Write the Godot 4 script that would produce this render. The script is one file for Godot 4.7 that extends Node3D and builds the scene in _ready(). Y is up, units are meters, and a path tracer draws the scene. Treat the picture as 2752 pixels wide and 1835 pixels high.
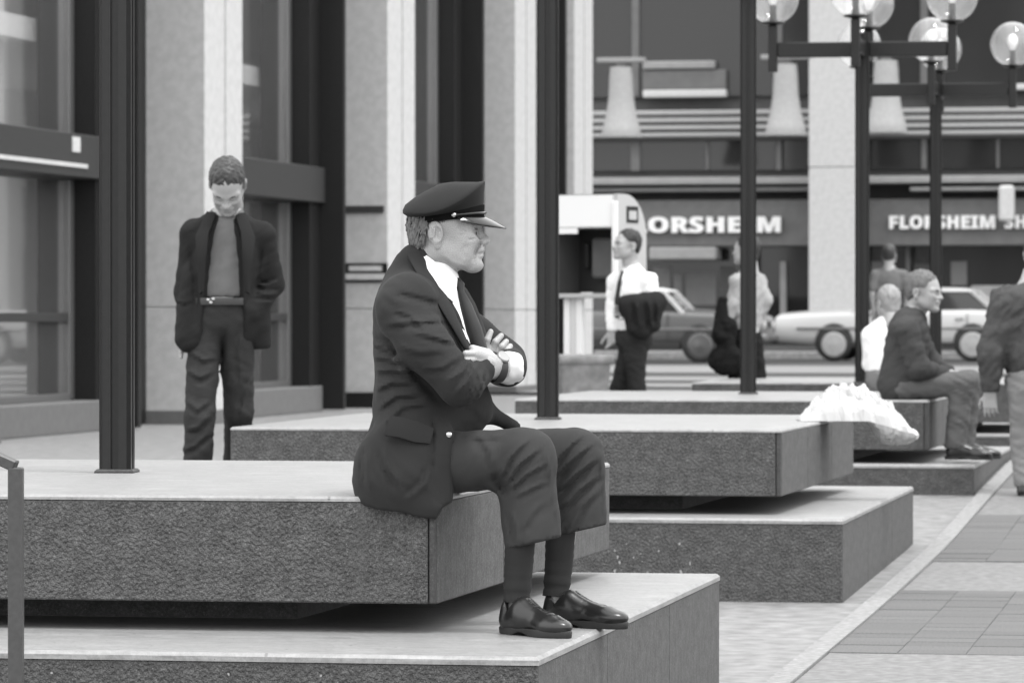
extends Node3D
# A plaza beside a street, black and white: granite seat blocks with lamp posts, a uniformed man resting in the foreground.

var mats := {}
var texs := {}
var used := {}

# ---------------------------------------------------------------- materials
func grey(l: float) -> Color:
	return Color(l, l, l).linear_to_srgb()

func noise_img(sd: int, freq: float, size: int, lo: float, hi: float, oct := 4, type := FastNoiseLite.TYPE_SIMPLEX_SMOOTH, pw := 1.0, sx := 1.0) -> Image:
	var n := FastNoiseLite.new()
	n.seed = sd
	n.noise_type = type
	n.frequency = freq
	n.fractal_octaves = oct
	n.fractal_gain = 0.55
	var im := n.get_seamless_image(size, size, false, false, 0.12)
	im.convert(Image.FORMAT_L8)
	var d := im.get_data()
	for i in d.size():
		d[i] = int(clampf(lerpf(lo, hi, pow(d[i] / 255.0, pw)), 0.0, 1.0) * 255.0)
	return Image.create_from_data(size, size, false, Image.FORMAT_L8, d)

func tex(called: String, im: Image) -> Texture2D:
	if not texs.has(called):
		im.generate_mipmaps()
		texs[called] = ImageTexture.create_from_image(im)
	return texs[called]

# grain: [name of the colour texture, repeats per metre, name of the relief texture or "", relief in cm]
func mat(called: String, l: float, rough := 0.8, grain := [], metal := 0.0, spec := 0.5) -> StandardMaterial3D:
	if mats.has(called):
		return mats[called]
	var m := StandardMaterial3D.new()
	m.albedo_color = grey(l)
	m.roughness = rough
	m.metallic = metal
	if grain.size() > 0:
		m.uv1_triplanar = true
		m.uv1_world_triplanar = grain.size() > 4
		m.uv1_triplanar_sharpness = 4.0
		m.uv1_scale = Vector3.ONE * grain[1]
		if grain[0] != "":
			m.albedo_texture = texs[grain[0]]
		if grain.size() > 3 and grain[2] != "":
			m.heightmap_enabled = true
			m.heightmap_texture = texs[grain[2]]
			m.heightmap_scale = grain[3]
	m.metallic_specular = spec
	mats[called] = m
	return m

# ---------------------------------------------------------------- mesh building
class MB:
	var v := PackedVector3Array()
	var n := PackedVector3Array()
	var ix := PackedInt32Array()
	func tri(a: Vector3, b: Vector3, c: Vector3, na: Vector3, nb := Vector3.ZERO, nc := Vector3.ZERO) -> void:
		if nb == Vector3.ZERO:
			nb = na
			nc = na
		var g := (b - a).cross(c - a)
		if g.length_squared() < 1e-16:
			return
		var i := v.size()
		v.append(a); n.append(na)
		if g.dot(na + nb + nc) > 0.0:
			v.append(c); v.append(b); n.append(nc); n.append(nb)
		else:
			v.append(b); v.append(c); n.append(nb); n.append(nc)
		ix.append(i); ix.append(i + 1); ix.append(i + 2)
	func quad(a: Vector3, b: Vector3, c: Vector3, d: Vector3, nn := Vector3.ZERO, out_from := Vector3.INF) -> void:
		if nn == Vector3.ZERO:
			nn = (b - a).cross(d - a)
			if nn.length_squared() < 1e-14:
				nn = (c - b).cross(d - b)
			nn = nn.normalized()
			if out_from != Vector3.INF and nn.dot((a + b + c + d) * 0.25 - out_from) < 0.0:
				nn = -nn
		tri(a, b, c, nn)
		tri(a, c, d, nn)
	func add(o: MB, x := Transform3D.IDENTITY) -> void:
		var k := v.size()
		var flip := x.basis.determinant() < 0.0
		for i in o.v.size():
			v.append(x * o.v[i])
			n.append((x.basis * o.n[i]).normalized())
		for i in range(0, o.ix.size(), 3):
			ix.append(k + o.ix[i])
			ix.append(k + o.ix[i + (2 if flip else 1)])
			ix.append(k + o.ix[i + (1 if flip else 2)])
	# box with chamfered edges
	func box(c: Vector3, s: Vector3, bev := 0.0, bs := Basis.IDENTITY) -> void:
		var h := s * 0.5
		bev = minf(bev, minf(h.x, minf(h.y, h.z)) * 0.9)
		if bev <= 0.0:
			for ax in 3:
				for sg in [-1.0, 1.0]:
					var nn := Vector3.ZERO
					nn[ax] = sg
					var p: Array[Vector3] = []
					for q in [[-1, -1], [1, -1], [1, 1], [-1, 1]]:
						var w := Vector3.ZERO
						w[ax] = sg * h[ax]
						w[(ax + 1) % 3] = q[0] * h[(ax + 1) % 3]
						w[(ax + 2) % 3] = q[1] * h[(ax + 2) % 3]
						p.append(c + bs * w)
					quad(p[0], p[1], p[2], p[3], bs * nn)
			return
		var pt := {}
		for x in [-1, 1]:
			for y in [-1, 1]:
				for z in [-1, 1]:
					var sgn := Vector3(x, y, z)
					for ax in 3:
						var w := sgn * (h - Vector3.ONE * bev)
						w[ax] = sgn[ax] * h[ax]
						pt[[x, y, z, ax]] = c + bs * w
					tri(pt[[x, y, z, 0]], pt[[x, y, z, 1]], pt[[x, y, z, 2]], bs * (sgn.normalized()))
		for ax in 3:
			var u := (ax + 1) % 3
			var w2 := (ax + 2) % 3
			for sg in [-1, 1]:
				var nn := Vector3.ZERO
				nn[ax] = sg
				var p: Array = []
				for q in [[-1, -1], [1, -1], [1, 1], [-1, 1]]:
					var k := [0, 0, 0, ax]
					k[ax] = sg; k[u] = q[0]; k[w2] = q[1]
					p.append(pt[k])
				quad(p[0], p[1], p[2], p[3], bs * nn)
			# the four edges along ax
			for q in [[-1, -1], [1, -1], [1, 1], [-1, 1]]:
				var ka := [0, 0, 0, u]
				var kb := [0, 0, 0, w2]
				ka[u] = q[0]; ka[w2] = q[1]; kb[u] = q[0]; kb[w2] = q[1]
				ka[ax] = -1; kb[ax] = -1
				var kc := kb.duplicate(); kc[ax] = 1
				var kd := ka.duplicate(); kd[ax] = 1
				var nn := Vector3.ZERO
				nn[u] = q[0]; nn[w2] = q[1]
				quad(pt[ka], pt[kb], pt[kc], pt[kd], bs * nn.normalized())
	# upright prism over a convex outline in x, z, with a chamfer at the top edge
	func prism(poly: PackedVector2Array, y0: float, y1: float, bev := 0.0) -> void:
		var m := Vector2.ZERO
		for p in poly:
			m += p / poly.size()
		var inner := PackedVector2Array()
		for i in poly.size():
			var a := poly[(i + poly.size() - 1) % poly.size()]
			var b := poly[i]
			var c := poly[(i + 1) % poly.size()]
			var d1 := (a - b).normalized()
			var d2 := (c - b).normalized()
			var sn: float = maxf(0.2, absf(d1.cross(d2)))
			inner.append(b + (d1 + d2) * (bev / sn))
		for i in poly.size():
			var j := (i + 1) % poly.size()
			var a := poly[i]
			var b := poly[j]
			var t := (b - a).normalized()
			var nn := Vector3(t.y, 0, -t.x)
			if nn.dot(Vector3((a + b).x * 0.5 - m.x, 0, (a + b).y * 0.5 - m.y)) < 0.0:
				nn = -nn
			quad(Vector3(a.x, y0, a.y), Vector3(b.x, y0, b.y), Vector3(b.x, y1 - bev, b.y), Vector3(a.x, y1 - bev, a.y), nn)
			if bev > 0.0:
				quad(Vector3(a.x, y1 - bev, a.y), Vector3(b.x, y1 - bev, b.y), Vector3(inner[j].x, y1, inner[j].y), Vector3(inner[i].x, y1, inner[i].y), (nn + Vector3.UP).normalized())
			tri(Vector3(inner[i].x, y1, inner[i].y), Vector3(inner[j].x, y1, inner[j].y), Vector3(m.x, y1, m.y), Vector3.UP)
			tri(Vector3(a.x, y0, a.y), Vector3(b.x, y0, b.y), Vector3(m.x, y0, m.y), Vector3.DOWN)
	# rings of points joined into a smooth skin; each ring has the same number of points
	func loft(rings: Array, closed := true, cap0 := false, cap1 := false) -> void:
		var k := v.size()
		var cnt: int = rings[0].size()
		var rn: int = rings.size()
		var nm := PackedVector3Array()
		nm.resize(rn * cnt)
		var mids: Array[Vector3] = []
		for r in rn:
			var c := Vector3.ZERO
			for p in rings[r]:
				c += p / cnt
			mids.append(c)
		var sgn := 0.0
		for r in rn:
			for i in cnt:
				var ia := i + 1
				var ib := i - 1
				if closed:
					ia = (i + 1) % cnt
					ib = (i + cnt - 1) % cnt
				else:
					ia = mini(i + 1, cnt - 1)
					ib = maxi(i - 1, 0)
				var du: Vector3 = rings[r][ia] - rings[r][ib]
				var dv: Vector3 = rings[mini(r + 1, rn - 1)][i] - rings[maxi(r - 1, 0)][i]
				var q := du.cross(dv)
				if q.length_squared() < 1e-18:
					q = Vector3.UP * 1e-9
				nm[r * cnt + i] = q.normalized()
				sgn += q.dot(rings[r][i] - mids[r])
		for r in rn:
			for i in cnt:
				v.append(rings[r][i])
				n.append(nm[r * cnt + i] * (1.0 if sgn >= 0.0 else -1.0))
		var last := cnt if closed else cnt - 1
		for r in rn - 1:
			for i in last:
				var a := k + r * cnt + i
				var b := k + r * cnt + (i + 1) % cnt
				var c := b + cnt
				var d := a + cnt
				var g := (v[b] - v[a]).cross(v[d] - v[a]) + (v[c] - v[b]).cross(v[d] - v[c])
				if g.dot(n[a] + n[c]) > 0.0:
					for e in [a, c, b, a, d, c]:
						ix.append(e)
				else:
					for e in [a, b, c, a, c, d]:
						ix.append(e)
		for e in [[cap0, 0, 1], [cap1, rn - 1, rn - 2]]:
			if e[0]:
				var nn: Vector3 = (mids[e[1]] - mids[e[2]]).normalized()
				for i in cnt:
					tri(rings[e[1]][i], rings[e[1]][(i + 1) % cnt], mids[e[1]], nn)
	func tube(path: Array, rad: Array, seg := 12, sq := 1.0) -> void:
		var rings := []
		var side := Vector3.ZERO
		for i in path.size():
			var t: Vector3 = (path[mini(i + 1, path.size() - 1)] - path[maxi(i - 1, 0)]).normalized()
			if side == Vector3.ZERO:
				side = t.cross(Vector3.UP if absf(t.y) < 0.9 else Vector3.RIGHT).normalized()
			side = (side - t * side.dot(t)).normalized()
			var up := side.cross(t)
			var r := []
			for k in seg:
				var a := TAU * k / seg
				r.append(path[i] + (side * cos(a) + up * sin(a) * sq) * rad[i])
			rings.append(r)
		loft(rings, true, true, true)
	# profile of [radius, height] turned round the y axis
	func lathe(profile: Array, seg := 24, at := Vector3.ZERO) -> void:
		var rings := []
		for p in profile:
			var r := []
			for k in seg:
				var a := TAU * k / seg
				r.append(at + Vector3(cos(a) * p[0], p[1], sin(a) * p[0]))
			rings.append(r)
		loft(rings, true, true, true)
	func bar(a: Vector3, b: Vector3, w: float, hgt: float, bev := 0.0) -> void:
		var t := (b - a).normalized()
		var side := t.cross(Vector3.UP if absf(t.y) < 0.95 else Vector3.RIGHT).normalized()
		box((a + b) * 0.5, Vector3(w, hgt, (b - a).length()), bev, Basis(side, side.cross(t) * -1.0, -t))
	func arrays() -> ArrayMesh:
		var ar := []
		ar.resize(Mesh.ARRAY_MAX)
		ar[Mesh.ARRAY_VERTEX] = v
		ar[Mesh.ARRAY_NORMAL] = n
		ar[Mesh.ARRAY_INDEX] = ix
		var m := ArrayMesh.new()
		m.add_surface_from_arrays(Mesh.PRIMITIVE_TRIANGLES, ar)
		return m

# a field of distances on a grid, joined smoothly and skinned as surface nets
class SDF:
	var o: Vector3
	var h: float
	var nx: int
	var ny: int
	var nz: int
	var f := PackedFloat32Array()
	func _init(lo: Vector3, hi: Vector3, cell: float) -> void:
		o = lo
		h = cell
		nx = int(ceil((hi.x - lo.x) / cell)) + 1
		ny = int(ceil((hi.y - lo.y) / cell)) + 1
		nz = int(ceil((hi.z - lo.z) / cell)) + 1
		f.resize(nx * ny * nz)
		f.fill(1.0)
	func span(lo: Vector3, hi: Vector3) -> PackedInt32Array:
		var a := (lo - o) / h
		var b := (hi - o) / h
		return PackedInt32Array([maxi(0, int(floor(a.x))), mini(nx - 1, int(ceil(b.x))), maxi(0, int(floor(a.y))), mini(ny - 1, int(ceil(b.y))), maxi(0, int(floor(a.z))), mini(nz - 1, int(ceil(b.z)))])
	# tapered capsule; op 0 joins, op 1 cuts away
	func cone(a: Vector3, b: Vector3, ra: float, rb: float, k := 0.02, op := 0) -> void:
		var m := maxf(k, 3.0 * h) + maxf(ra, rb)
		var s := span(Vector3(minf(a.x, b.x), minf(a.y, b.y), minf(a.z, b.z)) - Vector3.ONE * m, Vector3(maxf(a.x, b.x), maxf(a.y, b.y), maxf(a.z, b.z)) + Vector3.ONE * m)
		var ba := b - a
		var bb := maxf(ba.length_squared(), 1e-9)
		for z in range(s[4], s[5] + 1):
			for y in range(s[2], s[3] + 1):
				var i := (z * ny + y) * nx + s[0]
				for x in range(s[0], s[1] + 1):
					var pa := o + Vector3(x, y, z) * h - a
					var t := clampf(pa.dot(ba) / bb, 0.0, 1.0)
					var d := (pa - ba * t).length() - ra - (rb - ra) * t
					var e := f[i]
					if op == 0:
						var q := k - absf(d - e)
						f[i] = minf(d, e) - (q * q / (4.0 * k) if q > 0.0 else 0.0)
					else:
						d = -d
						var q := k - absf(d - e)
						f[i] = maxf(d, e) + (q * q / (4.0 * k) if q > 0.0 else 0.0)
					i += 1
	func ell(c: Vector3, r: Vector3, k := 0.02, op := 0, bs := Basis.IDENTITY) -> void:
		var m := maxf(r.x, maxf(r.y, r.z)) if bs != Basis.IDENTITY else 0.0
		var g := Vector3.ONE * maxf(k, 3.0 * h)
		var ext := (r if m == 0.0 else Vector3.ONE * m) + g
		var s := span(c - ext, c + ext)
		var inv := bs.transposed()
		var turned := bs != Basis.IDENTITY
		var r2 := r * r
		for z in range(s[4], s[5] + 1):
			for y in range(s[2], s[3] + 1):
				var i := (z * ny + y) * nx + s[0]
				for x in range(s[0], s[1] + 1):
					var p := o + Vector3(x, y, z) * h - c
					if turned:
						p = inv * p
					var k0 := (p / r).length()
					var d := k0 * (k0 - 1.0) / maxf((p / r2).length(), 1e-6)
					var e := f[i]
					if op == 0:
						var q := k - absf(d - e)
						f[i] = minf(d, e) - (q * q / (4.0 * k) if q > 0.0 else 0.0)
					else:
						d = -d
						var q := k - absf(d - e)
						f[i] = maxf(d, e) + (q * q / (4.0 * k) if q > 0.0 else 0.0)
					i += 1
	# keeps what lies behind the plane through p with normal nn
	func clip(p: Vector3, nn: Vector3) -> void:
		nn = nn.normalized()
		var i := 0
		for z in nz:
			for y in ny:
				for x in nx:
					f[i] = maxf(f[i], (o + Vector3(x, y, z) * h - p).dot(nn))
					i += 1
	# removes whatever lies in front of both planes
	func notch(p: Vector3, n1: Vector3, n2: Vector3) -> void:
		n1 = n1.normalized()
		n2 = n2.normalized()
		var i := 0
		for z in nz:
			for y in ny:
				for x in nx:
					var q := o + Vector3(x, y, z) * h - p
					f[i] = maxf(f[i], minf(q.dot(n1), q.dot(n2)))
					i += 1
	func hollow(t: float) -> void:
		for i in f.size():
			f[i] = maxf(f[i], -f[i] - t)
	func ripple(sd: int, amp: float, st: Vector3, oct := 2, turn := Basis.IDENTITY, ridged := false) -> void:
		var ns := FastNoiseLite.new()
		ns.seed = sd
		ns.noise_type = FastNoiseLite.TYPE_SIMPLEX_SMOOTH
		ns.frequency = 1.0
		ns.fractal_octaves = oct
		if ridged:
			ns.fractal_type = FastNoiseLite.FRACTAL_RIDGED
		var i := 0
		var lim := 4.0 * h + amp
		for z in nz:
			for y in ny:
				for x in nx:
					if absf(f[i]) < lim:
						var p := (turn * (o + Vector3(x, y, z) * h)) * st
						f[i] += amp * ns.get_noise_3d(p.x, p.y, p.z)
					i += 1
	# a fold along a line drawn on the side that faces z (between z0 and z1): mode 0 presses in, 1 raises, 2 laps one side over the other
	func crease(pts: Array, w: float, amp: float, mode: int, z0: float, z1: float) -> void:
		var lo := Vector3.INF
		var hi := -Vector3.INF
		var total := 0.0
		for k in pts.size():
			lo = lo.min(pts[k])
			hi = hi.max(pts[k])
			if k > 0:
				total += Vector2(pts[k].x - pts[k - 1].x, pts[k].y - pts[k - 1].y).length()
		lo.z = z0
		hi.z = z1
		var s := span(lo - Vector3(3 * w, 3 * w, 0), hi + Vector3(3 * w, 3 * w, 0))
		var lim := 4.0 * h + absf(amp)
		for y in range(s[2], s[3] + 1):
			for x in range(s[0], s[1] + 1):
				var p := Vector2(o.x + x * h, o.y + y * h)
				var best := 1e9
				var side := 1.0
				var at := 0.0
				var run := 0.0
				for k in pts.size() - 1:
					var a := Vector2(pts[k].x, pts[k].y)
					var b := Vector2(pts[k + 1].x, pts[k + 1].y)
					var ln := (b - a).length()
					var t := clampf((p - a).dot(b - a) / (ln * ln), 0.0, 1.0)
					var d := p.distance_to(a + (b - a) * t)
					if d < best:
						best = d
						side = signf((b - a).cross(p - a))
						at = (run + ln * t) / total
					run += ln
				if best > 3.0 * w:
					continue
				var u := best / w
				var g := amp * exp(-u * u) * smoothstep(0.0, 0.25, at) * (1.0 - smoothstep(0.7, 1.0, at))
				if mode == 1:
					g = -g
				elif mode == 2:
					g *= -2.0 * u * side
				for z in range(s[4], s[5] + 1):
					var i := (z * ny + y) * nx + x
					if absf(f[i]) < lim:
						f[i] += g
	func skin() -> MB:
		var m := MB.new()
		var at := PackedInt32Array()
		at.resize(f.size())
		at.fill(-1)
		var sy := nx
		var sz := nx * ny
		var lim := 4.5 * h
		for z in nz - 1:
			for y in ny - 1:
				var i := (z * ny + y) * nx
				for x in nx - 1:
					var a := f[i]
					if a < lim and a > -lim:
						var b := f[i + 1]
						var c := f[i + sy]
						var d := f[i + sy + 1]
						var e := f[i + sz]
						var g := f[i + sz + 1]
						var u := f[i + sz + sy]
						var w := f[i + sz + sy + 1]
						var neg := int(a < 0.0) + int(b < 0.0) + int(c < 0.0) + int(d < 0.0) + int(e < 0.0) + int(g < 0.0) + int(u < 0.0) + int(w < 0.0)
						if neg > 0 and neg < 8:
							var p := Vector3.ZERO
							var cnt := 0
							if (a < 0.0) != (b < 0.0): p += Vector3(a / (a - b), 0, 0); cnt += 1
							if (c < 0.0) != (d < 0.0): p += Vector3(c / (c - d), 1, 0); cnt += 1
							if (e < 0.0) != (g < 0.0): p += Vector3(e / (e - g), 0, 1); cnt += 1
							if (u < 0.0) != (w < 0.0): p += Vector3(u / (u - w), 1, 1); cnt += 1
							if (a < 0.0) != (c < 0.0): p += Vector3(0, a / (a - c), 0); cnt += 1
							if (b < 0.0) != (d < 0.0): p += Vector3(1, b / (b - d), 0); cnt += 1
							if (e < 0.0) != (u < 0.0): p += Vector3(0, e / (e - u), 1); cnt += 1
							if (g < 0.0) != (w < 0.0): p += Vector3(1, g / (g - w), 1); cnt += 1
							if (a < 0.0) != (e < 0.0): p += Vector3(0, 0, a / (a - e)); cnt += 1
							if (b < 0.0) != (g < 0.0): p += Vector3(1, 0, b / (b - g)); cnt += 1
							if (c < 0.0) != (u < 0.0): p += Vector3(0, 1, c / (c - u)); cnt += 1
							if (d < 0.0) != (w < 0.0): p += Vector3(1, 1, d / (d - w)); cnt += 1
							at[i] = m.v.size()
							m.v.append(o + (Vector3(x, y, z) + p / cnt) * h)
							m.n.append(Vector3(b + d + g + w - a - c - e - u, c + d + u + w - a - b - e - g, e + g + u + w - a - b - c - d).normalized())
					i += 1
		for z in range(1, nz - 1):
			for y in range(1, ny - 1):
				var i := (z * ny + y) * nx + 1
				for x in range(1, nx - 1):
					var a := f[i]
					if a < lim and a > -lim and at[i] >= -1:
						var inside := a < 0.0
						if inside != (f[i + 1] < 0.0):
							face(m, at[i], at[i - sy], at[i - sy - sz], at[i - sz], inside)
						if inside != (f[i + sy] < 0.0):
							face(m, at[i], at[i - sz], at[i - sz - 1], at[i - 1], inside)
						if inside != (f[i + sz] < 0.0):
							face(m, at[i], at[i - 1], at[i - 1 - sy], at[i - sy], inside)
					i += 1
		return m
	func face(m: MB, a: int, b: int, c: int, d: int, _inside: bool) -> void:
		if a < 0 or b < 0 or c < 0 or d < 0:
			return
		var g := (m.v[c] - m.v[a]).cross(m.v[d] - m.v[b])
		if g.dot(m.n[a] + m.n[b] + m.n[c] + m.n[d]) > 0.0:
			m.ix.append_array(PackedInt32Array([a, c, b, a, d, c]))
		else:
			m.ix.append_array(PackedInt32Array([a, b, c, a, c, d]))

# ---------------------------------------------------------------- scene tree
func numbered(called: String) -> String:
	var k: int = used.get(called, -1) + 1
	used[called] = k
	return called if k == 0 else "%s_%03d" % [called, k]

func tag(o: Node, label: String, category: String, group := "") -> void:
	o.set_meta("label", label)
	o.set_meta("category", category)
	if group != "":
		o.set_meta("group", group)

func thing(called: String, label: String, category: String, at := Vector3.ZERO, turn := 0.0, group := "") -> Node3D:
	var o := Node3D.new()
	o.name = numbered(called)
	add_child(o)
	o.position = at
	o.rotation.y = turn
	tag(o, label, category, group)
	return o

func put(b: MB, called: String, m: Material, parent: Node = null) -> MeshInstance3D:
	return put_mesh(b.arrays(), called, m, parent)

func put_mesh(me: Mesh, called: String, m: Material, parent: Node = null) -> MeshInstance3D:
	var o := MeshInstance3D.new()
	o.mesh = me
	o.material_override = m
	if parent == null:
		o.name = numbered(called)
		add_child(o)
	else:
		o.name = called
		parent.add_child(o, true)
	return o

func struct(b: MB, called: String, m: Material) -> MeshInstance3D:
	var o := put(b, called, m)
	o.set_meta("kind", "structure")
	return o

func boxed(c: Vector3, s: Vector3, called: String, m: Material, parent: Node, bev := 0.0) -> MeshInstance3D:
	var b := MB.new()
	b.box(c, s, bev)
	return put(b, called, m, parent)

# ---------------------------------------------------------------- the place
const TURN := -0.1745          # the rows of seat blocks run ten degrees to the right of the view
const STREET := -0.2007        # the street grid

func ab(a: float, b: float, y := 0.0) -> Vector3:
	return Vector3(a * cos(TURN) - b * sin(TURN), y, -a * sin(TURN) - b * cos(TURN))

func walk_height(b: float) -> float:
	var prof := [[0.0, -0.36], [11.0, -0.29], [18.0, -0.222], [21.7, -0.16], [25.0, -0.045], [28.2, 0.05], [36.0, 0.03], [48.0, 0.0], [80.0, 0.12], [2000.0, 0.12]]
	for i in prof.size() - 1:
		if b <= prof[i + 1][0]:
			return lerpf(prof[i][1], prof[i + 1][1], clampf((b - prof[i][0]) / (prof[i + 1][0] - prof[i][0]), 0.0, 1.0))
	return 0.12

func ground_height(a: float, b: float) -> float:
	var flat := walk_height(b) if b > 48.0 else 0.0
	return lerpf(flat, walk_height(b), smoothstep(-3.5, -2.9, a))

func speckle() -> Image:
	var big := noise_img(3, 0.012, 512, 0.0, 1.0, 3)
	var mid := noise_img(4, 0.07, 512, 0.0, 1.0, 3)
	var small := noise_img(6, 0.22, 512, 0.0, 1.0, 2)
	var d := big.get_data()
	var e := mid.get_data()
	var f := small.get_data()
	var r := RandomNumberGenerator.new()
	r.seed = 77
	for i in d.size():
		var g := 0.34 + 0.16 * d[i] / 255.0 + 0.24 * (e[i] / 255.0 - 0.3) + 0.26 * (f[i] / 255.0 - 0.3) + r.randf_range(-0.06, 0.06)
		if e[i] + f[i] > 380:
			g += 0.16
		d[i] = int(clampf(g, 0.1, 1.0) * 255.0)
	return Image.create_from_data(512, 512, false, Image.FORMAT_L8, d)

func make_textures() -> void:
	tex("speck", speckle())
	# a honed top: fine grain, drag marks along one way and small dark spots
	var wn := FastNoiseLite.new()
	wn.seed = 51
	wn.frequency = 1.0
	wn.fractal_octaves = 4
	var wi := Image.create(512, 512, false, Image.FORMAT_L8)
	var wr := RandomNumberGenerator.new()
	wr.seed = 8
	for y in 512:
		for x in 512:
			var u := x / 512.0 * TAU
			var w := y / 512.0 * TAU
			var g := 0.86 + 0.16 * wn.get_noise_3d(cos(u) * 1.2 + 9.0, sin(u) * 1.2, sin(w) * 14.0 + cos(w) * 9.0) + 0.1 * wn.get_noise_3d(cos(u) * 9.0, sin(u) * 9.0 + cos(w) * 9.0, sin(w) * 9.0) + wr.randf_range(-0.05, 0.05)
			wi.set_pixel(x, y, Color(1, 1, 1) * clampf(g, 0.4, 1.0))
	for k in 70:
		var cx := wr.randi_range(4, 506)
		var cy := wr.randi_range(4, 506)
		var rr := wr.randi_range(1, 3)
		wi.fill_rect(Rect2i(cx, cy, rr, rr + wr.randi_range(0, 2)), Color(0.5, 0.5, 0.5))
	tex("worn", wi)
	tex("grain", noise_img(33, 0.09, 512, 0.78, 1.0, 4))
	tex("chips", noise_img(5, 0.06, 512, 0.0, 1.0, 4, FastNoiseLite.TYPE_SIMPLEX_SMOOTH, 1.0))
	tex("dust", noise_img(8, 0.03, 512, 0.84, 1.0, 6))
	tex("stain", noise_img(28, 0.03, 512, 0.7, 1.0, 6))
	tex("stone", noise_img(9, 0.02, 512, 0.9, 1.0, 5))
	tex("pores", noise_img(41, 0.12, 256, 0.72, 1.0, 4))
	tex("weave", noise_img(12, 0.2, 256, 0.72, 1.0, 2))
	tex("fine", noise_img(15, 0.3, 256, 0.0, 1.0, 2))
	tex("asphalt", noise_img(18, 0.15, 512, 0.55, 1.0, 4))
	# streaks that run down a face: stretched noise
	var n := FastNoiseLite.new()
	n.seed = 31
	n.noise_type = FastNoiseLite.TYPE_SIMPLEX_SMOOTH
	n.frequency = 0.05
	n.fractal_octaves = 4
	var im := Image.create(256, 256, false, Image.FORMAT_L8)
	for y in 256:
		for x in 256:
			var fx := x / 256.0 * TAU
			var g := 0.5 + 0.5 * n.get_noise_3d(cos(fx) * 60.0, sin(fx) * 60.0, sin(y / 256.0 * TAU) * 9.0)
			g = clampf((g - 0.25) * 2.0, 0.0, 1.0)
			im.set_pixel(x, y, Color(1, 1, 1) * lerpf(0.9, 1.0, g))
	tex("streak", im)

func make_materials() -> void:
	mat("granite_rough", 0.29, 0.8, ["speck", 2.1, "chips", 0.9])
	mat("granite_side", 0.27, 0.75, ["speck", 2.3, "streak", 0.5])
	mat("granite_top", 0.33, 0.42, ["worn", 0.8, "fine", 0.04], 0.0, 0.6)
	mat("granite_edge", 0.17, 0.7, ["speck", 2.6, "fine", 0.1])
	mat("recess", 0.02, 0.9)
	mat("paint_drip", 0.3, 0.8)
	mat("concrete", 0.26, 0.7, ["stain", 0.45, "fine", 0.12])
	mat("kerb", 0.31, 0.8, ["stain", 1.3, "fine", 0.15])
	mat("paver_dark", 0.17, 0.85, ["asphalt", 1.3, "fine", 0.2])
	mat("paver_mid", 0.19, 0.85, ["asphalt", 0.9, "fine", 0.2])
	mat("paver_light", 0.22, 0.75, ["stain", 0.9, "fine", 0.15])
	mat("road", 0.07, 0.85, ["asphalt", 0.8])
	mat("paint_white", 0.34, 0.7, ["asphalt", 1.4])
	mat("stone", 0.53, 0.8, ["stone", 0.8, "fine", 0.1])
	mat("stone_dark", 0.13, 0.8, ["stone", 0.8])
	mat("bronze", 0.018, 0.42, ["dust", 1.7], 0.0, 0.3)
	mat("bronze_flat", 0.05, 0.5, ["dust", 1.7], 0.0, 0.3)
	mat("pole", 0.014, 0.34, ["dust", 2.0], 0.0, 0.4)
	mat("steel", 0.22, 0.4, ["dust", 3.0], 0.6)
	mat("wall_dark", 0.085, 0.8, ["stone", 0.3])
	mat("fascia", 0.15, 0.8, ["stone", 0.3])
	mat("ledge", 0.30, 0.8, ["stone", 0.3])
	mat("shade", 0.4, 0.7, ["dust", 1.0])
	mat("pale", 0.62, 0.7, ["dust", 1.0])
	for k in 3:
		mat("display_%d" % k, 0.08 + 0.06 * k, 0.6, ["stain", 1.5])
	mat("white", 0.80, 0.5)
	mat("black", 0.012, 0.5)
	mat("interior", 0.6, 0.9)
	mat("interior_pale", 0.7, 0.9)
	var g := StandardMaterial3D.new()
	g.transparency = BaseMaterial3D.TRANSPARENCY_ALPHA
	g.albedo_color = Color(0.55, 0.55, 0.55, 0.12)
	g.roughness = 0.02
	mats["pane"] = g
	var gl := StandardMaterial3D.new()
	gl.transparency = BaseMaterial3D.TRANSPARENCY_ALPHA
	gl.albedo_color = Color(0.97, 0.97, 0.97, 0.16)
	gl.roughness = 0.03
	mats["globe"] = gl
	var dg := StandardMaterial3D.new()
	dg.albedo_color = grey(0.02)
	dg.roughness = 0.06
	mats["dark_glass"] = dg

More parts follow.
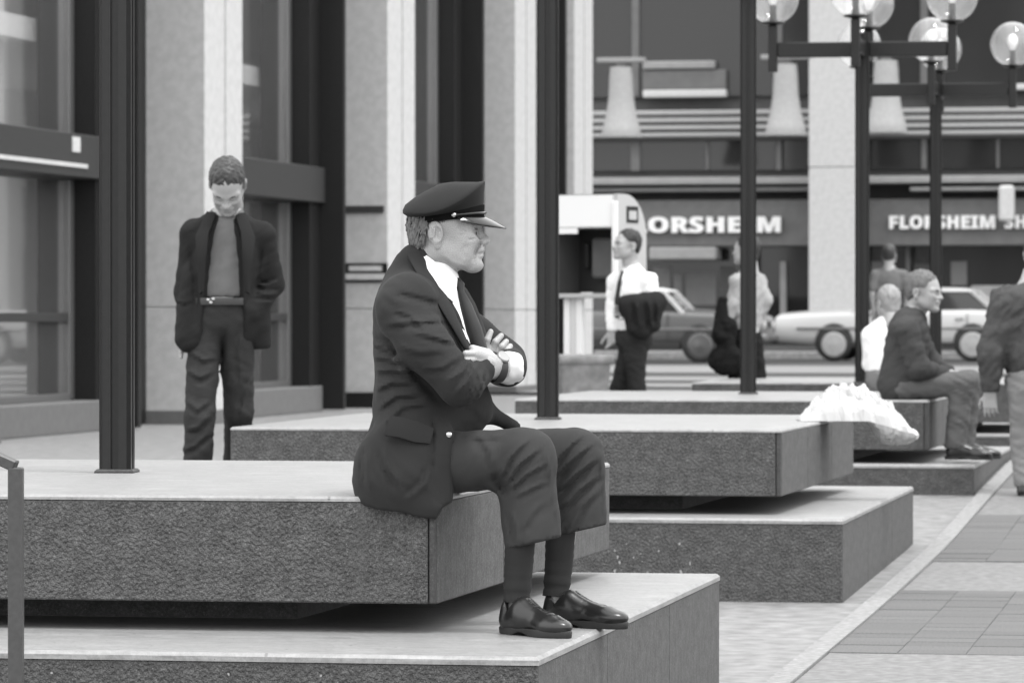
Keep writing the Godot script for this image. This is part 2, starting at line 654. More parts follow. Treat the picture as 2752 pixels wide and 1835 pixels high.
func make_ground() -> void:
	var as_ := [-400.0, -60.0, -20.0, -8.0, -4.2, -3.5, -3.35, -3.2, -3.05, -2.9, -1.0, 2.0, 6.0, 20.0, 80.0, 500.0]
	var bs := [-200.0, -20.0, 0.0, 5.0, 11.0, 14.5, 18.0, 20.0, 21.7, 23.5, 25.0, 26.5, 28.2, 32.0, 36.0, 42.0, 48.0, 60.0, 70.0, 80.0, 120.0, 300.0, 1200.0]
	var rings := []
	for b in bs:
		var r := []
		for a in as_:
			r.append(ab(a, b, ground_height(a, b)))
		rings.append(r)
	var g := MB.new()
	g.loft(rings, false)
	for i in g.n.size():
		if g.n[i].y < 0.0:
			g.n[i] = -g.n[i]
	# the winding follows the normals
	for i in range(0, g.ix.size(), 3):
		var q := (g.v[g.ix[i + 1]] - g.v[g.ix[i]]).cross(g.v[g.ix[i + 2]] - g.v[g.ix[i]])
		if q.y > 0.0:
			var w := g.ix[i + 1]
			g.ix[i + 1] = g.ix[i + 2]
			g.ix[i + 2] = w
	var gr := struct(g, "ground", mats["concrete"])
	gr.set_meta("label", "pale concrete ground of the plaza and the low strip beside the blocks")

	# the walkway on the right: bands of pale slabs and darker fields, each slab a stone of its own
	var walk := Node3D.new()
	walk.name = "walkway"
	add_child(walk)
	walk.set_meta("kind", "structure")
	walk.set_meta("label", "sloping walkway of large grey slabs along the granite blocks")
	var rows := [[9.0, 1.4, 0], [10.4, 1.9, 1], [12.3, 2.0, 1], [14.3, 1.55, 2], [15.85, 3.1, 0], [18.95, 1.75, 2], [20.7, 3.0, 0], [23.7, 2.0, 2], [25.7, 1.9, 1], [27.6, 2.4, 2], [30.0, 3.0, 1], [33.0, 3.4, 2], [36.4, 3.6, 1], [40.0, 4.0, 2]]
	for k in 3:
		var mm: StandardMaterial3D = mats["paver_dark"].duplicate()
		mm.albedo_color = grey(0.155 + 0.012 * k)
		mats["brick_%d" % k] = mm
	var rb := RandomNumberGenerator.new()
	rb.seed = 12
	for f in [[15.85, 18, 0.1717], [20.7, 18, 0.166]]:
		var bed := MB.new()
		var e0: float = f[0]
		var e1: float = f[0] + f[1] * f[2]
		bed.quad(ab(-1.62, e0, walk_height(e0) + 0.004), ab(-0.62, e0, walk_height(e0) + 0.004), ab(-0.62, e1, walk_height(e1) + 0.004), ab(-1.62, e1, walk_height(e1) + 0.004), Vector3.UP)
		put(bed, "bedding", mats["paver_dark"], walk)
		for i in 18:
			for q in 4:
				var a0 := -1.62 + q * 0.25
				var b0: float = f[0] + i * f[2]
				var p := [ab(a0 + 0.0015, b0 + 0.002), ab(a0 + 0.249, b0 + 0.002), ab(a0 + 0.249, b0 + f[2] - 0.001), ab(a0 + 0.0015, b0 + f[2] - 0.001)]
				var m := MB.new()
				var up := 0.018 + rb.randf_range(0.0, 0.002)
				var t := []
				var l := []
				for e in 4:
					var hh := walk_height(b0 if e < 2 else b0 + f[2])
					t.append(p[e] + Vector3.UP * (hh + up - 0.003))
					l.append(p[e] + Vector3.UP * (hh - 0.02))
				m.quad(t[0], t[1], t[2], t[3], Vector3.UP)
				for e in 4:
					m.quad(l[e], l[(e + 1) % 4], t[(e + 1) % 4], t[e], Vector3.ZERO, (t[0] + t[2]) * 0.5)
				put(m, "paving_slab", mats["brick_%d" % rb.randi_range(0, 2)], walk)
	var names := ["paver_dark", "paver_mid", "paver_light"]
	var rg := RandomNumberGenerator.new()
	rg.seed = 4
	for r in rows:
		var a := -1.62 if r[1] < 3.0 or r[0] > 28.0 else -0.615
		var first := true
		while a < 6.0:
			var w: float = rg.randf_range(1.7, 2.4) if not first else rg.randf_range(0.8, 1.9)
			first = false
			var b0: float = r[0] + 0.005
			var b1: float = r[0] + r[1] - 0.005
			var m := MB.new()
			var lift := 0.012 + rg.randf_range(0.0, 0.004)
			var p := [ab(a + 0.005, b0), ab(a + w - 0.005, b0), ab(a + w - 0.005, b1), ab(a + 0.005, b1)]
			var y := [walk_height(b0), walk_height(b0), walk_height(b1), walk_height(b1)]
			var top := []
			var low := []
			for i in 4:
				top.append(p[i] + Vector3.UP * (y[i] + lift))
				low.append(p[i] + Vector3.UP * (y[i] - 0.03))
			m.quad(top[0], top[1], top[2], top[3], Vector3.UP)
			for i in 4:
				var j := (i + 1) % 4
				m.quad(low[i], low[j], top[j], top[i], Vector3.ZERO, (top[0] + top[2]) * 0.5)
			var k: int = r[2]
			if rg.randf() < 0.16:
				k = (k + 1) % 3
			put(m, "paving_slab", mats[names[k]], walk)
			a += w
	# a low pale kerb strip between the walkway and the blocks
	var b := 9.0
	while b < 34.0:
		var m := MB.new()
		var p := [ab(-1.71, b + 0.003), ab(-1.622, b + 0.003), ab(-1.622, b + 1.197), ab(-1.71, b + 1.197)]
		var y0 := walk_height(b)
		var y1 := walk_height(b + 1.2)
		var t := [p[0] + Vector3.UP * (y0 + 0.02), p[1] + Vector3.UP * (y0 + 0.022), p[2] + Vector3.UP * (y1 + 0.022), p[3] + Vector3.UP * (y1 + 0.02)]
		m.quad(t[0], t[1], t[2], t[3], Vector3.UP)
		for i in 4:
			var j := (i + 1) % 4
			m.quad(p[i] + Vector3.UP * ((y0 if i < 2 else y1) - 0.03), p[j] + Vector3.UP * ((y0 if j < 2 else y1) - 0.03), t[j], t[i], Vector3.ZERO, (t[0] + t[2]) * 0.5)
		put(m, "kerb_stone", mats["kerb"], walk)
		b += 1.2

	# the cross street: asphalt with a kerb on each side and painted bars
	var road := MB.new()
	var sx := sin(-STREET)
	var cx := cos(STREET)
	var st := func(a: float, b2: float, y: float) -> Vector3: return Vector3(a * cx + b2 * sx, y, a * sx - b2 * cx)
	var rr := []
	for b3 in [53.0, 62.0, 70.0, 80.0, 88.0]:
		var ring := []
		for a3 in [-120.0, -30.0, -6.0, 6.0, 40.0, 200.0]:
			var p3: Vector3 = st.call(a3, b3, 0.0)
			var bb: float = -p3.z * cos(TURN) + p3.x * -sin(TURN)
			ring.append(p3 + Vector3.UP * (ground_height(0.0, clampf(bb, 50.0, 200.0)) + 0.02))
		rr.append(ring)
	road.loft(rr, false)
	for i in road.n.size():
		road.n[i] = Vector3.UP
	for i in range(0, road.ix.size(), 3):
		var q := (road.v[road.ix[i + 1]] - road.v[road.ix[i]]).cross(road.v[road.ix[i + 2]] - road.v[road.ix[i]])
		if q.y > 0.0:
			var w := road.ix[i + 1]
			road.ix[i + 1] = road.ix[i + 2]
			road.ix[i + 2] = w
	struct(road, "road", mats["road"])
	var marks := Node3D.new()
	marks.name = "road_marking"
	add_child(marks)
	marks.set_meta("kind", "structure")
	marks.set_meta("label", "wide white bars painted across the street")
	for e in [[53.2, 1.6, -30.0, 30.0], [56.8, 2.4, -30.0, -7.4], [57.6, 1.8, -7.0, 30.0], [61.4, 3.0, -30.0, 30.0], [68.0, 7.5, -30.0, 2.0]]:
		var m := MB.new()
		var q := []
		for c in [[e[2], e[0]], [e[3], e[0]], [e[3], e[0] + e[1]], [e[2], e[0] + e[1]]]:
			var p4: Vector3 = st.call(c[0], c[1], 0.0)
			q.append(p4 + Vector3.UP * (ground_height(0.0, -p4.z * cos(TURN) + p4.x * -sin(TURN)) + 0.032))
		m.quad(q[0], q[1], q[2], q[3], Vector3.UP)
		put(m, "painted_bar", mats["paint_white"], marks)
	var pave := MB.new()
	pave.box(Vector3(0, 0.19, -92.0), Vector3(260, 0.16, 7.6), 0.02)
	var far := struct(pave, "far_pavement", mats["concrete"])
	far.rotation.y = STREET
	far.position = Vector3(18.0, 0, 3.4)

# ---------------------------------------------------------------- granite seat blocks
func granite_block(at: Vector3, fz: float, rx: float, ends: bool, label: String, low: float) -> Node3D:
	var t := thing("granite_block", label, "stone seat", at, TURN, "granite seat blocks in a row")
	var top := 0.51
	# the raised slab: outline from the front right corner
	var out := PackedVector2Array([Vector2(0, 0), Vector2(0.04, -2.84), Vector2(-2.45, -2.84), Vector2(-2.45, 0)])
	var m := MB.new()
	m.prism(out, top - 0.014, top, 0.007)
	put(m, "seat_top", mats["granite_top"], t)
	var inn := PackedVector2Array([Vector2(-0.045, -0.045), Vector2(-0.006, -2.835), Vector2(-2.4, -2.835), Vector2(-2.4, -0.045)])
	m = MB.new()
	m.prism(inn, 0.222, top - 0.015)
	put(m, "core", mats["granite_side"], t)
	# facing panels stand a little proud of each other
	var side := func(a: Vector2, b: Vector2, y0: float, y1: float, thick: float, called: String, mt: Material) -> void:
		var d := (b - a).normalized()
		var nn := Vector2(-d.y, d.x)
		var q := MB.new()
		var c := (a + b) * 0.5 + nn * thick * 0.5
		q.box(Vector3(c.x, (y0 + y1) * 0.5, c.y), Vector3((b - a).length(), y1 - y0, thick), 0.004, Basis(Vector3(d.x, 0, d.y), Vector3.UP, Vector3(-d.y, 0, d.x)))
		put(q, called, mt, t)
	side.call(Vector2(-2.45, -0.044), Vector2(-0.026, -0.044), 0.22, top - 0.015, 0.043, "front_panel", mats["granite_rough"])
	side.call(Vector2(-0.023, -0.044), Vector2(-0.003, -0.044), 0.22, top - 0.015, 0.041, "edge_strip", mats["granite_edge"])
	var r0 := Vector2(-0.045, -0.02)
	var r1 := Vector2(-0.006, -2.836)
	for e in [[0.0, 0.332], [0.334, 0.665], [0.667, 1.0]]:
		side.call(r0.lerp(r1, e[0]), r0.lerp(r1, e[1]), 0.22, top - 0.015, 0.045, "side_panel", mats["granite_side"])
	if ends:
		side.call(Vector2(-2.406, -2.83), Vector2(-2.406, -0.05), 0.22, top - 0.015, 0.043, "side_panel", mats["granite_side"])
	# the dark set-back course below the slab
	m = MB.new()
	m.prism(PackedVector2Array([Vector2(-0.5, -0.5), Vector2(-0.46, -2.45), Vector2(-2.0, -2.45), Vector2(-2.0, -0.5)]), 0.14, 0.221)
	put(m, "recessed_course", mats["granite_side"], t)
	# the step it stands on
	var zb := fz - 3.62
	m = MB.new()
	m.prism(PackedVector2Array([Vector2(rx, fz), Vector2(rx, zb), Vector2(-2.95, zb), Vector2(-2.95, fz)]), 0.118, 0.14, 0.009)
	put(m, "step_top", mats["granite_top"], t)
	m = MB.new()
	m.prism(PackedVector2Array([Vector2(rx - 0.05, fz - 0.05), Vector2(rx - 0.05, zb + 0.01), Vector2(-2.9, zb + 0.01), Vector2(-2.9, fz - 0.05)]), low, 0.116)
	put(m, "step_core", mats["granite_side"], t)
	side.call(Vector2(-2.94, fz - 0.052), Vector2(-1.3, fz - 0.052), low, 0.117, 0.05, "step_panel", mats["granite_rough"])
	side.call(Vector2(-1.296, fz - 0.052), Vector2(rx - 0.004, fz - 0.052), low, 0.117, 0.05, "step_panel", mats["granite_rough"])
	for e in [[0.0, 1.15], [1.154, 2.4], [2.404, 3.61]]:
		side.call(Vector2(rx - 0.052, fz - 0.006 - e[0]), Vector2(rx - 0.052, fz - 0.006 - e[1]), low, 0.117, 0.05, "step_panel", mats["granite_side"])
	return t

# small pale drips and flecks that stick to a panel of a block, each a thin raised patch
func flecks(t: Node3D, sd: int, count: int, x0: float, x1: float, y0: float, y1: float, z: float, size: float) -> void:
	var r := RandomNumberGenerator.new()
	r.seed = sd
	for i in count:
		var c := Vector3(r.randf_range(x0, x1), r.randf_range(y0, y1), z)
		var w := size * r.randf_range(0.35, 1.0)
		var hh := w * r.randf_range(0.7, 2.2)
		var m := MB.new()
		var ring := []
		for k in 9:
			var a := TAU * k / 9
			var q := r.randf_range(0.6, 1.1)
			ring.append(c + Vector3(cos(a) * w * q, sin(a) * hh * q, 0))
		for k in 9:
			m.tri(ring[k], ring[(k + 1) % 9], c + Vector3(0, 0, 0.0012), Vector3(0, 0, 1))
		put(m, "fleck", mats["paint_drip"], t)

# ---------------------------------------------------------------- lamp posts
func lamp_post(at: Vector3, arm_y: float, turn: float, label: String) -> void:
	var t := thing("lamp_post", label, "lamp post", at, turn, "globe lamp posts on the granite blocks")
	var m := MB.new()
	# a grooved square tube
	var q := 0.05
	var prof := [Vector2(-q, -q + 0.012), Vector2(-q + 0.012, -q), Vector2(-0.012, -q), Vector2(-0.012, -q + 0.012), Vector2(0.012, -q + 0.012), Vector2(0.012, -q), Vector2(q - 0.012, -q), Vector2(q, -q + 0.012)]
	var ring := []
	for k in 4:
		for p in prof:
			ring.append(p.rotated(PI / 2 * k))
	var hgt := arm_y - at.y + 0.12
	for i in ring.size():
		var a: Vector2 = ring[i]
		var b: Vector2 = ring[(i + 1) % ring.size()]
		m.quad(Vector3(a.x, 0, a.y), Vector3(b.x, 0, b.y), Vector3(b.x, hgt, b.y), Vector3(a.x, hgt, a.y), Vector3((b - a).y, 0, -(b - a).x).normalized())
		m.tri(Vector3(a.x, hgt, a.y), Vector3(b.x, hgt, b.y), Vector3(0, hgt, 0), Vector3.UP)
	put(m, "pole", mats["pole"], t)
	var collar := MB.new()
	collar.prism(PackedVector2Array([Vector2(-0.062, -0.062), Vector2(0.062, -0.062), Vector2(0.062, 0.062), Vector2(-0.062, 0.062)]), -0.002, 0.012, 0.006)
	put(collar, "base_flange", mats["granite_edge"], t)
	var ay := arm_y - at.y
	for k in 4:
		var d := Vector3(cos(PI / 2 * k), 0, sin(PI / 2 * k))
		var arm := MB.new()
		arm.bar(d * 0.052 + Vector3.UP * ay, d * 0.62 + Vector3.UP * ay, 0.06, 0.11, 0.006)
		put(arm, "arm", mats["pole"], t)
		var end := MB.new()
		end.box(d * 0.655 + Vector3.UP * (ay + 0.01), Vector3(0.065, 0.34, 0.065), 0.006, Basis(Vector3.UP, PI / 2 * k))
		var e := put(end, "arm_post", mats["pole"], t)
		var dish := MB.new()
		dish.lathe([[0.02, 0.16], [0.03, 0.18], [0.085, 0.195], [0.088, 0.205], [0.07, 0.21], [0.03, 0.22], [0.024, 0.28], [0.028, 0.32], [0.012, 0.34]], 20, d * 0.655 + Vector3.UP * ay)
		put(dish, "lamp_holder", mats["pole"], e)
		var gl := MB.new()
		var pr := []
		for i in 17:
			var a := lerpf(-1.16, PI / 2, i / 16.0)
			pr.append([maxf(0.19 * cos(a), 0.0005), 0.19 * sin(a) + 0.383])
		gl.lathe(pr, 32, d * 0.655 + Vector3.UP * ay)
		put(gl, "globe", mats["globe"], e)
		var bulb := MB.new()
		bulb.lathe([[0.016, 0.33], [0.03, 0.36], [0.045, 0.4], [0.04, 0.44], [0.02, 0.465], [0.001, 0.472]], 16, d * 0.655 + Vector3.UP * ay)
		put(bulb, "bulb", mats["white"], e)

# ---------------------------------------------------------------- the building on the left
func left_building() -> void:
	var t := thing("office_building", "pale stone office building with dark bronze window frames on the left", "building", Vector3(-4.245, 0, -36.1), STREET)
	var top := 9.0
	var bx := func(w0: float, w1: float, y0: float, y1: float, t0: float, t1: float, called: String, mt: Material, bev := 0.006, parent: Node = t) -> MeshInstance3D:
		return boxed(Vector3((w0 + w1) * 0.5, (y0 + y1) * 0.5, -(t0 + t1) * 0.5), Vector3(w1 - w0, y1 - y0, t1 - t0), called, mt, parent, bev)
	# stone piers, each of stacked blocks with a street face that steps back along its far edge
	for t0 in [-3.1, 4.3, 11.74, 18.75, 22.75]:
		var wd := 1.34
		var y := 0.0
		for yy in [1.08, 5.4, top]:
			bx.call(-0.3, 0.56, y + 0.004, yy - 0.004, t0, t0 + wd * 0.44, "pier_block", mats["stone"])
			bx.call(-0.3, 0.545, y + 0.004, yy - 0.004, t0 + wd * 0.44 + 0.012, t0 + wd * 0.56, "pier_block", mats["stone"])
			bx.call(-0.3, 0.56, y + 0.004, yy - 0.004, t0 + wd * 0.56 + 0.012, t0 + wd, "pier_block", mats["stone"])
			y = yy
		bx.call(-0.3, 0.58, 0.0, 0.13, t0 - 0.02, t0 + wd + 0.02, "pier_base", mats["stone_dark"])
	# bronze jambs, headers, plinth and glass of each bay
	var bays := [[-1.76, -5.4, 1.93, 4.3], [5.64, 1.93, 9.55, 11.74], [13.08, 9.55, 16.66, 18.75], [20.1, 16.66, 22.0, 22.75]]
	for i in bays.size():
		var t0: float = bays[i][0]
		var t1: float = bays[i][2]
		var t2: float = bays[i][3]
		bx.call(-0.3, 0.24, 0.26, top, t1, t1 + 0.4, "jamb", mats["bronze"])
		bx.call(-0.3, 0.5, 0.02, top, t1 + 0.404, t1 + 0.5, "jamb", mats["bronze"])
		bx.call(-0.3, 0.0, 0.02, top, t1 + 0.504, t2 - 0.004, "jamb_return", mats["bronze"])
		bx.call(-0.25, 0.3, 2.19, 2.56, t0, t1 + 0.399, "header", mats["bronze_flat"], 0.008)
		bx.call(-0.3, 0.28, 0.0, 0.27, t0, t1 + 0.38, "plinth", mats["stone_dark"], 0.01)
		bx.call(-0.06, 0.04, 0.28, 2.185, t1 - 0.14, t1 - 0.002, "window_frame", mats["steel"], 0.004)
		bx.call(-0.06, 0.04, 2.57, top, t1 - 0.14, t1 - 0.002, "window_frame", mats["steel"], 0.004)
		bx.call(-0.06, 0.05, 0.272, 0.33, t0, t1 - 0.145, "window_frame", mats["steel"], 0.004)
		var tm := (t0 + t1) * 0.5
		bx.call(-0.62, -0.6, 2.6, top, t0, t1, "added_panel", mats["interior_pale"], 0.0)  # added pale panel behind the glass, brightens it in place of reflections
		bx.call(-0.05, 0.03, 0.95, 1.03, t0, t1 - 0.145, "push_rail", mats["bronze_flat"], 0.004)
		bx.call(-0.02, -0.012, 0.335, 2.185, t0, t1 - 0.145, "pane", mats["pane"], 0.0)
		bx.call(-0.02, -0.012, 2.565, top, t0, t1 - 0.145, "pane", mats["pane"], 0.0)
	# sign on the first header: a pale panel and a long strip
	bx.call(0.301, 0.309, 2.40, 2.53, 1.02, 1.24, "sign_panel", mats["pale"], 0.0)
	bx.call(0.301, 0.312, 2.27, 2.305, -1.2, 1.45, "sign_strip", mats["pale"], 0.0)
	# faint raised lettering on the second header
	# the far pier carries a dark band, a plaque and a base
	bx.call(-0.02, 0.52, 2.13, 2.205, 11.70, 11.738, "band", mats["bronze_flat"], 0.002)
	bx.call(-0.02, 0.56, 0.0, 0.17, 11.66, 11.718, "base_panel", mats["bronze"], 0.004)
	var pl: MeshInstance3D = bx.call(0.06, 0.56, 1.37, 1.58, 11.715, 11.738, "plaque", mats["bronze"], 0.002)
	bx.call(0.13, 0.5, 1.495, 1.55, 11.711, 11.7145, "lettering", mats["pale"], 0.0, pl)
	bx.call(0.08, 0.54, 1.40, 1.465, 11.711, 11.7145, "lettering", mats["pale"], 0.0, pl)
	# what stands behind the glass
	bx.call(-6.0, -0.31, -0.05, 0.02, -6.0, 24.0, "floor", mats["interior_pale"], 0.0)
	bx.call(-3.2, -3.0, 0.0, top, -6.0, 24.0, "inner_wall", mats["interior"], 0.0)
	bx.call(-6.0, -0.31, 3.4, 3.6, -6.0, 24.0, "ceiling", mats["interior_pale"], 0.0)
	bx.call(-6.0, -0.31, 0.0, top, 24.0, 24.1, "inner_wall", mats["interior"], 0.0)
	bx.call(-6.0, -0.31, 0.0, top, -6.1, -6.0, "inner_wall", mats["interior"], 0.0)
	bx.call(-6.2, 0.56, top + 0.004, 22.0, -8.0, 24.09, "upper_wall", mats["stone"], 0.0)

# ---------------------------------------------------------------- the shop building across the street
func shop_building() -> void:
	var t := thing("shop_building", "dark shop building across the street with shoe shop signs", "building", Vector3(4.389, 0, -92.593), STREET)
	var e := func(called: String, m: Material, c: Vector3, s: Vector3, bev := 0.0, parent: Node = t) -> MeshInstance3D:
		return boxed(c, s, called, m, parent, bev)
	boxed(Vector3(15, 5.5, -1.4), Vector3(90, 14.0, 1.6), "wall", mats["wall_dark"], t)
	boxed(Vector3(15, 16.5, -1.0), Vector3(90, 8.0, 1.4), "wall", mats["fascia"], t)
	e.call("ledge", mats["ledge"], Vector3(13.953, 3.864, 0), Vector3(37.112, 0.151, 1.2), 0.02)
	e.call("ledge", mats["ledge"], Vector3(-1.326, 3.692, -0.125), Vector3(6.658, 0.093, 0.95), 0.02)
	e.call("ledge", mats["ledge"], Vector3(18.333, 3.668, -0.05), Vector3(28.392, 0.088, 1.1), 0.02)
	e.call("fascia", mats["fascia"], Vector3(13.952, 2.977, -0.2), Vector3(37.275, 0.984, 0.8), 0.02)
	e.call("awning", mats["ledge"], Vector3(-0.693, 2.333, 0.1), Vector3(1.447, 0.267, 0.8), 0.03)
	e.call("awning", mats["ledge"], Vector3(6.239, 1.488, -0.2), Vector3(1.729, 0.319, 0.6), 0.03)
	# the striped screen and the window band above the ledge
	for r in [[252, 263], [269, 280], [286, 297], [303, 313]]:
		var y0: float = 1.0 + (726.0 - r[1]) * 92.593 / 10000.0
		var y1: float = 1.0 + (726.0 - r[0]) * 92.593 / 10000.0
		for k in 7:
			boxed(Vector3(-2.5 + k * 6.2, (y0 + y1) * 0.5, -0.25), Vector3(6.15, y1 - y0, 0.3), "louvre", mats["shade"] if k != 4 else mats["ledge"], t, 0.02)
	boxed(Vector3(15, 4.82, -0.45), Vector3(50, 0.12, 0.3), "rail", mats["fascia"], t, 0.01)
	for k in 14:
		var x := -3.4 + k * 3.1
		boxed(Vector3(x, 4.43, -0.5), Vector3(2.92, 0.62, 0.06), "pane", mats["dark_glass"], t)
		boxed(Vector3(x + 1.54, 4.43, -0.46), Vector3(0.12 if k % 3 else 0.2, 0.64, 0.12), "mullion", mats["fascia"], t, 0.01)
		boxed(Vector3(x + 0.0, 4.43, -0.46), Vector3(0.06, 0.62, 0.1), "mullion", mats["fascia"], t, 0.01)
		boxed(Vector3(x, 7.9, -0.5), Vector3(2.92, 4.4, 0.06), "pane", mats["dark_glass"], t)
		boxed(Vector3(x + 1.54, 7.9, -0.46), Vector3(0.16, 4.4, 0.12), "mullion", mats["fascia"], t, 0.01)
	# pale boxed signs behind the posts
	e.call("sign_box", mats["ledge"], Vector3(-0.887, 6.364, -0.325), Vector3(1.563, 0.167, 0.25), 0.02)
	e.call("sign_box", mats["fascia"], Vector3(-0.774, 6.049, -0.35), Vector3(1.807, 0.409, 0.2), 0.02)
	e.call("sign_box", mats["pale"], Vector3(-0.765, 5.754, -0.325), Vector3(1.806, 0.158, 0.25), 0.02)
	e.call("sign_box", mats["pale"], Vector3(5.617, 5.822, -0.325), Vector3(2.563, 0.128, 0.25), 0.02)
	# shop fronts
	for k in 12:
		var x := -4.2 + k * 3.3
		boxed(Vector3(x, 1.35, -0.5), Vector3(3.1, 2.3, 0.05), "shop_window", mats["dark_glass"], t)
		boxed(Vector3(x + 1.6, 1.35, -0.45), Vector3(0.09, 2.3, 0.14), "mullion", mats["fascia"], t, 0.01)
		boxed(Vector3(x, 0.28, -0.42), Vector3(3.2, 0.2, 0.2), "stall_riser", mats["stone_dark"], t, 0.01)
	e.call("poster", mats["fascia"], Vector3(-0.446, 1.591, -0.46), Vector3(0.659, 0.698, 0.02))
	e.call("poster", mats["interior_pale"], Vector3(0.682, 1.567, -0.46), Vector3(0.281, 0.464, 0.02))
	for q in [[Vector3(-1.294, 1.7, -0.455), Vector3(0.378, 0.728, 0.03)], [Vector3(-0.944, 1.569, -0.455), Vector3(0.17, 0.652, 0.03)], [Vector3(0.134, 1.8, -0.455), Vector3(0.31, 0.521, 0.03)], [Vector3(3.348, 1.794, -0.455), Vector3(0.259, 0.739, 0.03)], [Vector3(4.301, 1.908, -0.455), Vector3(0.351, 0.415, 0.03)], [Vector3(5.079, 1.906, -0.455), Vector3(0.34, 0.506, 0.03)]]:
		e.call("display", mats["display_%d" % (int(q[0].x * 7.0 + 99.0) % 3)], q[0], q[1])
	e.call("door_post", mats["ledge"], Vector3(1.348, 1.496, -0.385), Vector3(0.131, 1.343, 0.17))
	# pillars
	for c in [[Vector3(2.63, 9.915, 0.95), Vector3(0.984, 11.633, 1.1)], [Vector3(2.63, 2.459, 0.95), Vector3(0.984, 3.262, 1.1)], [Vector3(11.937, 8.13, 0.95), Vector3(0.961, 14.598, 1.1)], [Vector3(21.347, 7.98, 0.95), Vector3(0.921, 14.29, 1.1)]]:
		e.call("pillar", mats["stone"], c[0], c[1], 0.02)
	e.call("lamp_arm", mats["pale"], Vector3(6.184, 3.35, 0.7), Vector3(0.325, 0.752, 0.2), 0.05)
	# lettering
	sign_text("FLORSHEIM", Vector3(-0.374, 2.94, 0.3), 3.52, 0.345, t)
	sign_text("FLORSHEIM", Vector3(4.801, 2.973, 0.3), 2.22, 0.285, t)
	sign_text("SHOES", Vector3(6.712, 2.974, 0.3), 1.2, 0.285, t)

func sign_text(words: String, at: Vector3, width: float, cap: float, parent: Node3D) -> void:
	var tm := TextMesh.new()
	var f := SystemFont.new()
	f.font_names = PackedStringArray(["Droid Sans"])
	f.font_weight = 700
	var fv := FontVariation.new()
	fv.base_font = f
	fv.variation_embolden = 0.9
	tm.font = fv
	tm.text = words
	tm.font_size = 64
	tm.pixel_size = 0.01
	tm.depth = 0.12
	var o := MeshInstance3D.new()
	o.mesh = tm
	o.material_override = mats["white"]
	o.name = "sign_lettering"
	parent.add_child(o, true)
	var bx := tm.get_aabb()
	o.scale = Vector3(width / bx.size.x, cap / bx.size.y, 1.0)
	o.position = at - Vector3(bx.get_center().x * o.scale.x, bx.get_center().y * o.scale.y, 0)

func hanging_shade(at: Vector3, k: float, label: String) -> void:
	var t := thing("hanging_shade", label, "lantern", at, STREET, "flared pale shades on the shop building")
	var m := MB.new()
	m.lathe([[0.22 * k, 1.38 * k], [0.235 * k, 1.2 * k], [0.25 * k, 0.8 * k], [0.3 * k, 0.45 * k], [0.37 * k, 0.2 * k], [0.41 * k, 0.0], [0.36 * k, 0.02], [0.28 * k, 0.25 * k]], 14)
	put(m, "shade", mats["shade"], t)
	boxed(Vector3(0, 1.52 * k, 0), Vector3(0.95 * k, 0.09 * k, 0.2), "cap", mats["ledge"], t, 0.01)
	boxed(Vector3(0, 1.43 * k, 0), Vector3(0.2 * k, 0.12 * k, 0.1), "neck", mats["fascia"], t, 0.01)
	boxed(Vector3(0, 1.5 * k, -0.35), Vector3(0.08, 0.08, 0.52), "bracket", mats["fascia"], t, 0.005)

# ---------------------------------------------------------------- people
func frame(at: Vector3, fwd: Vector3, up := Vector3.UP) -> Transform3D:
	var x := fwd.normalized()
	var z := x.cross(up).normalized()
	return Transform3D(Basis(x, z.cross(x), z), at)

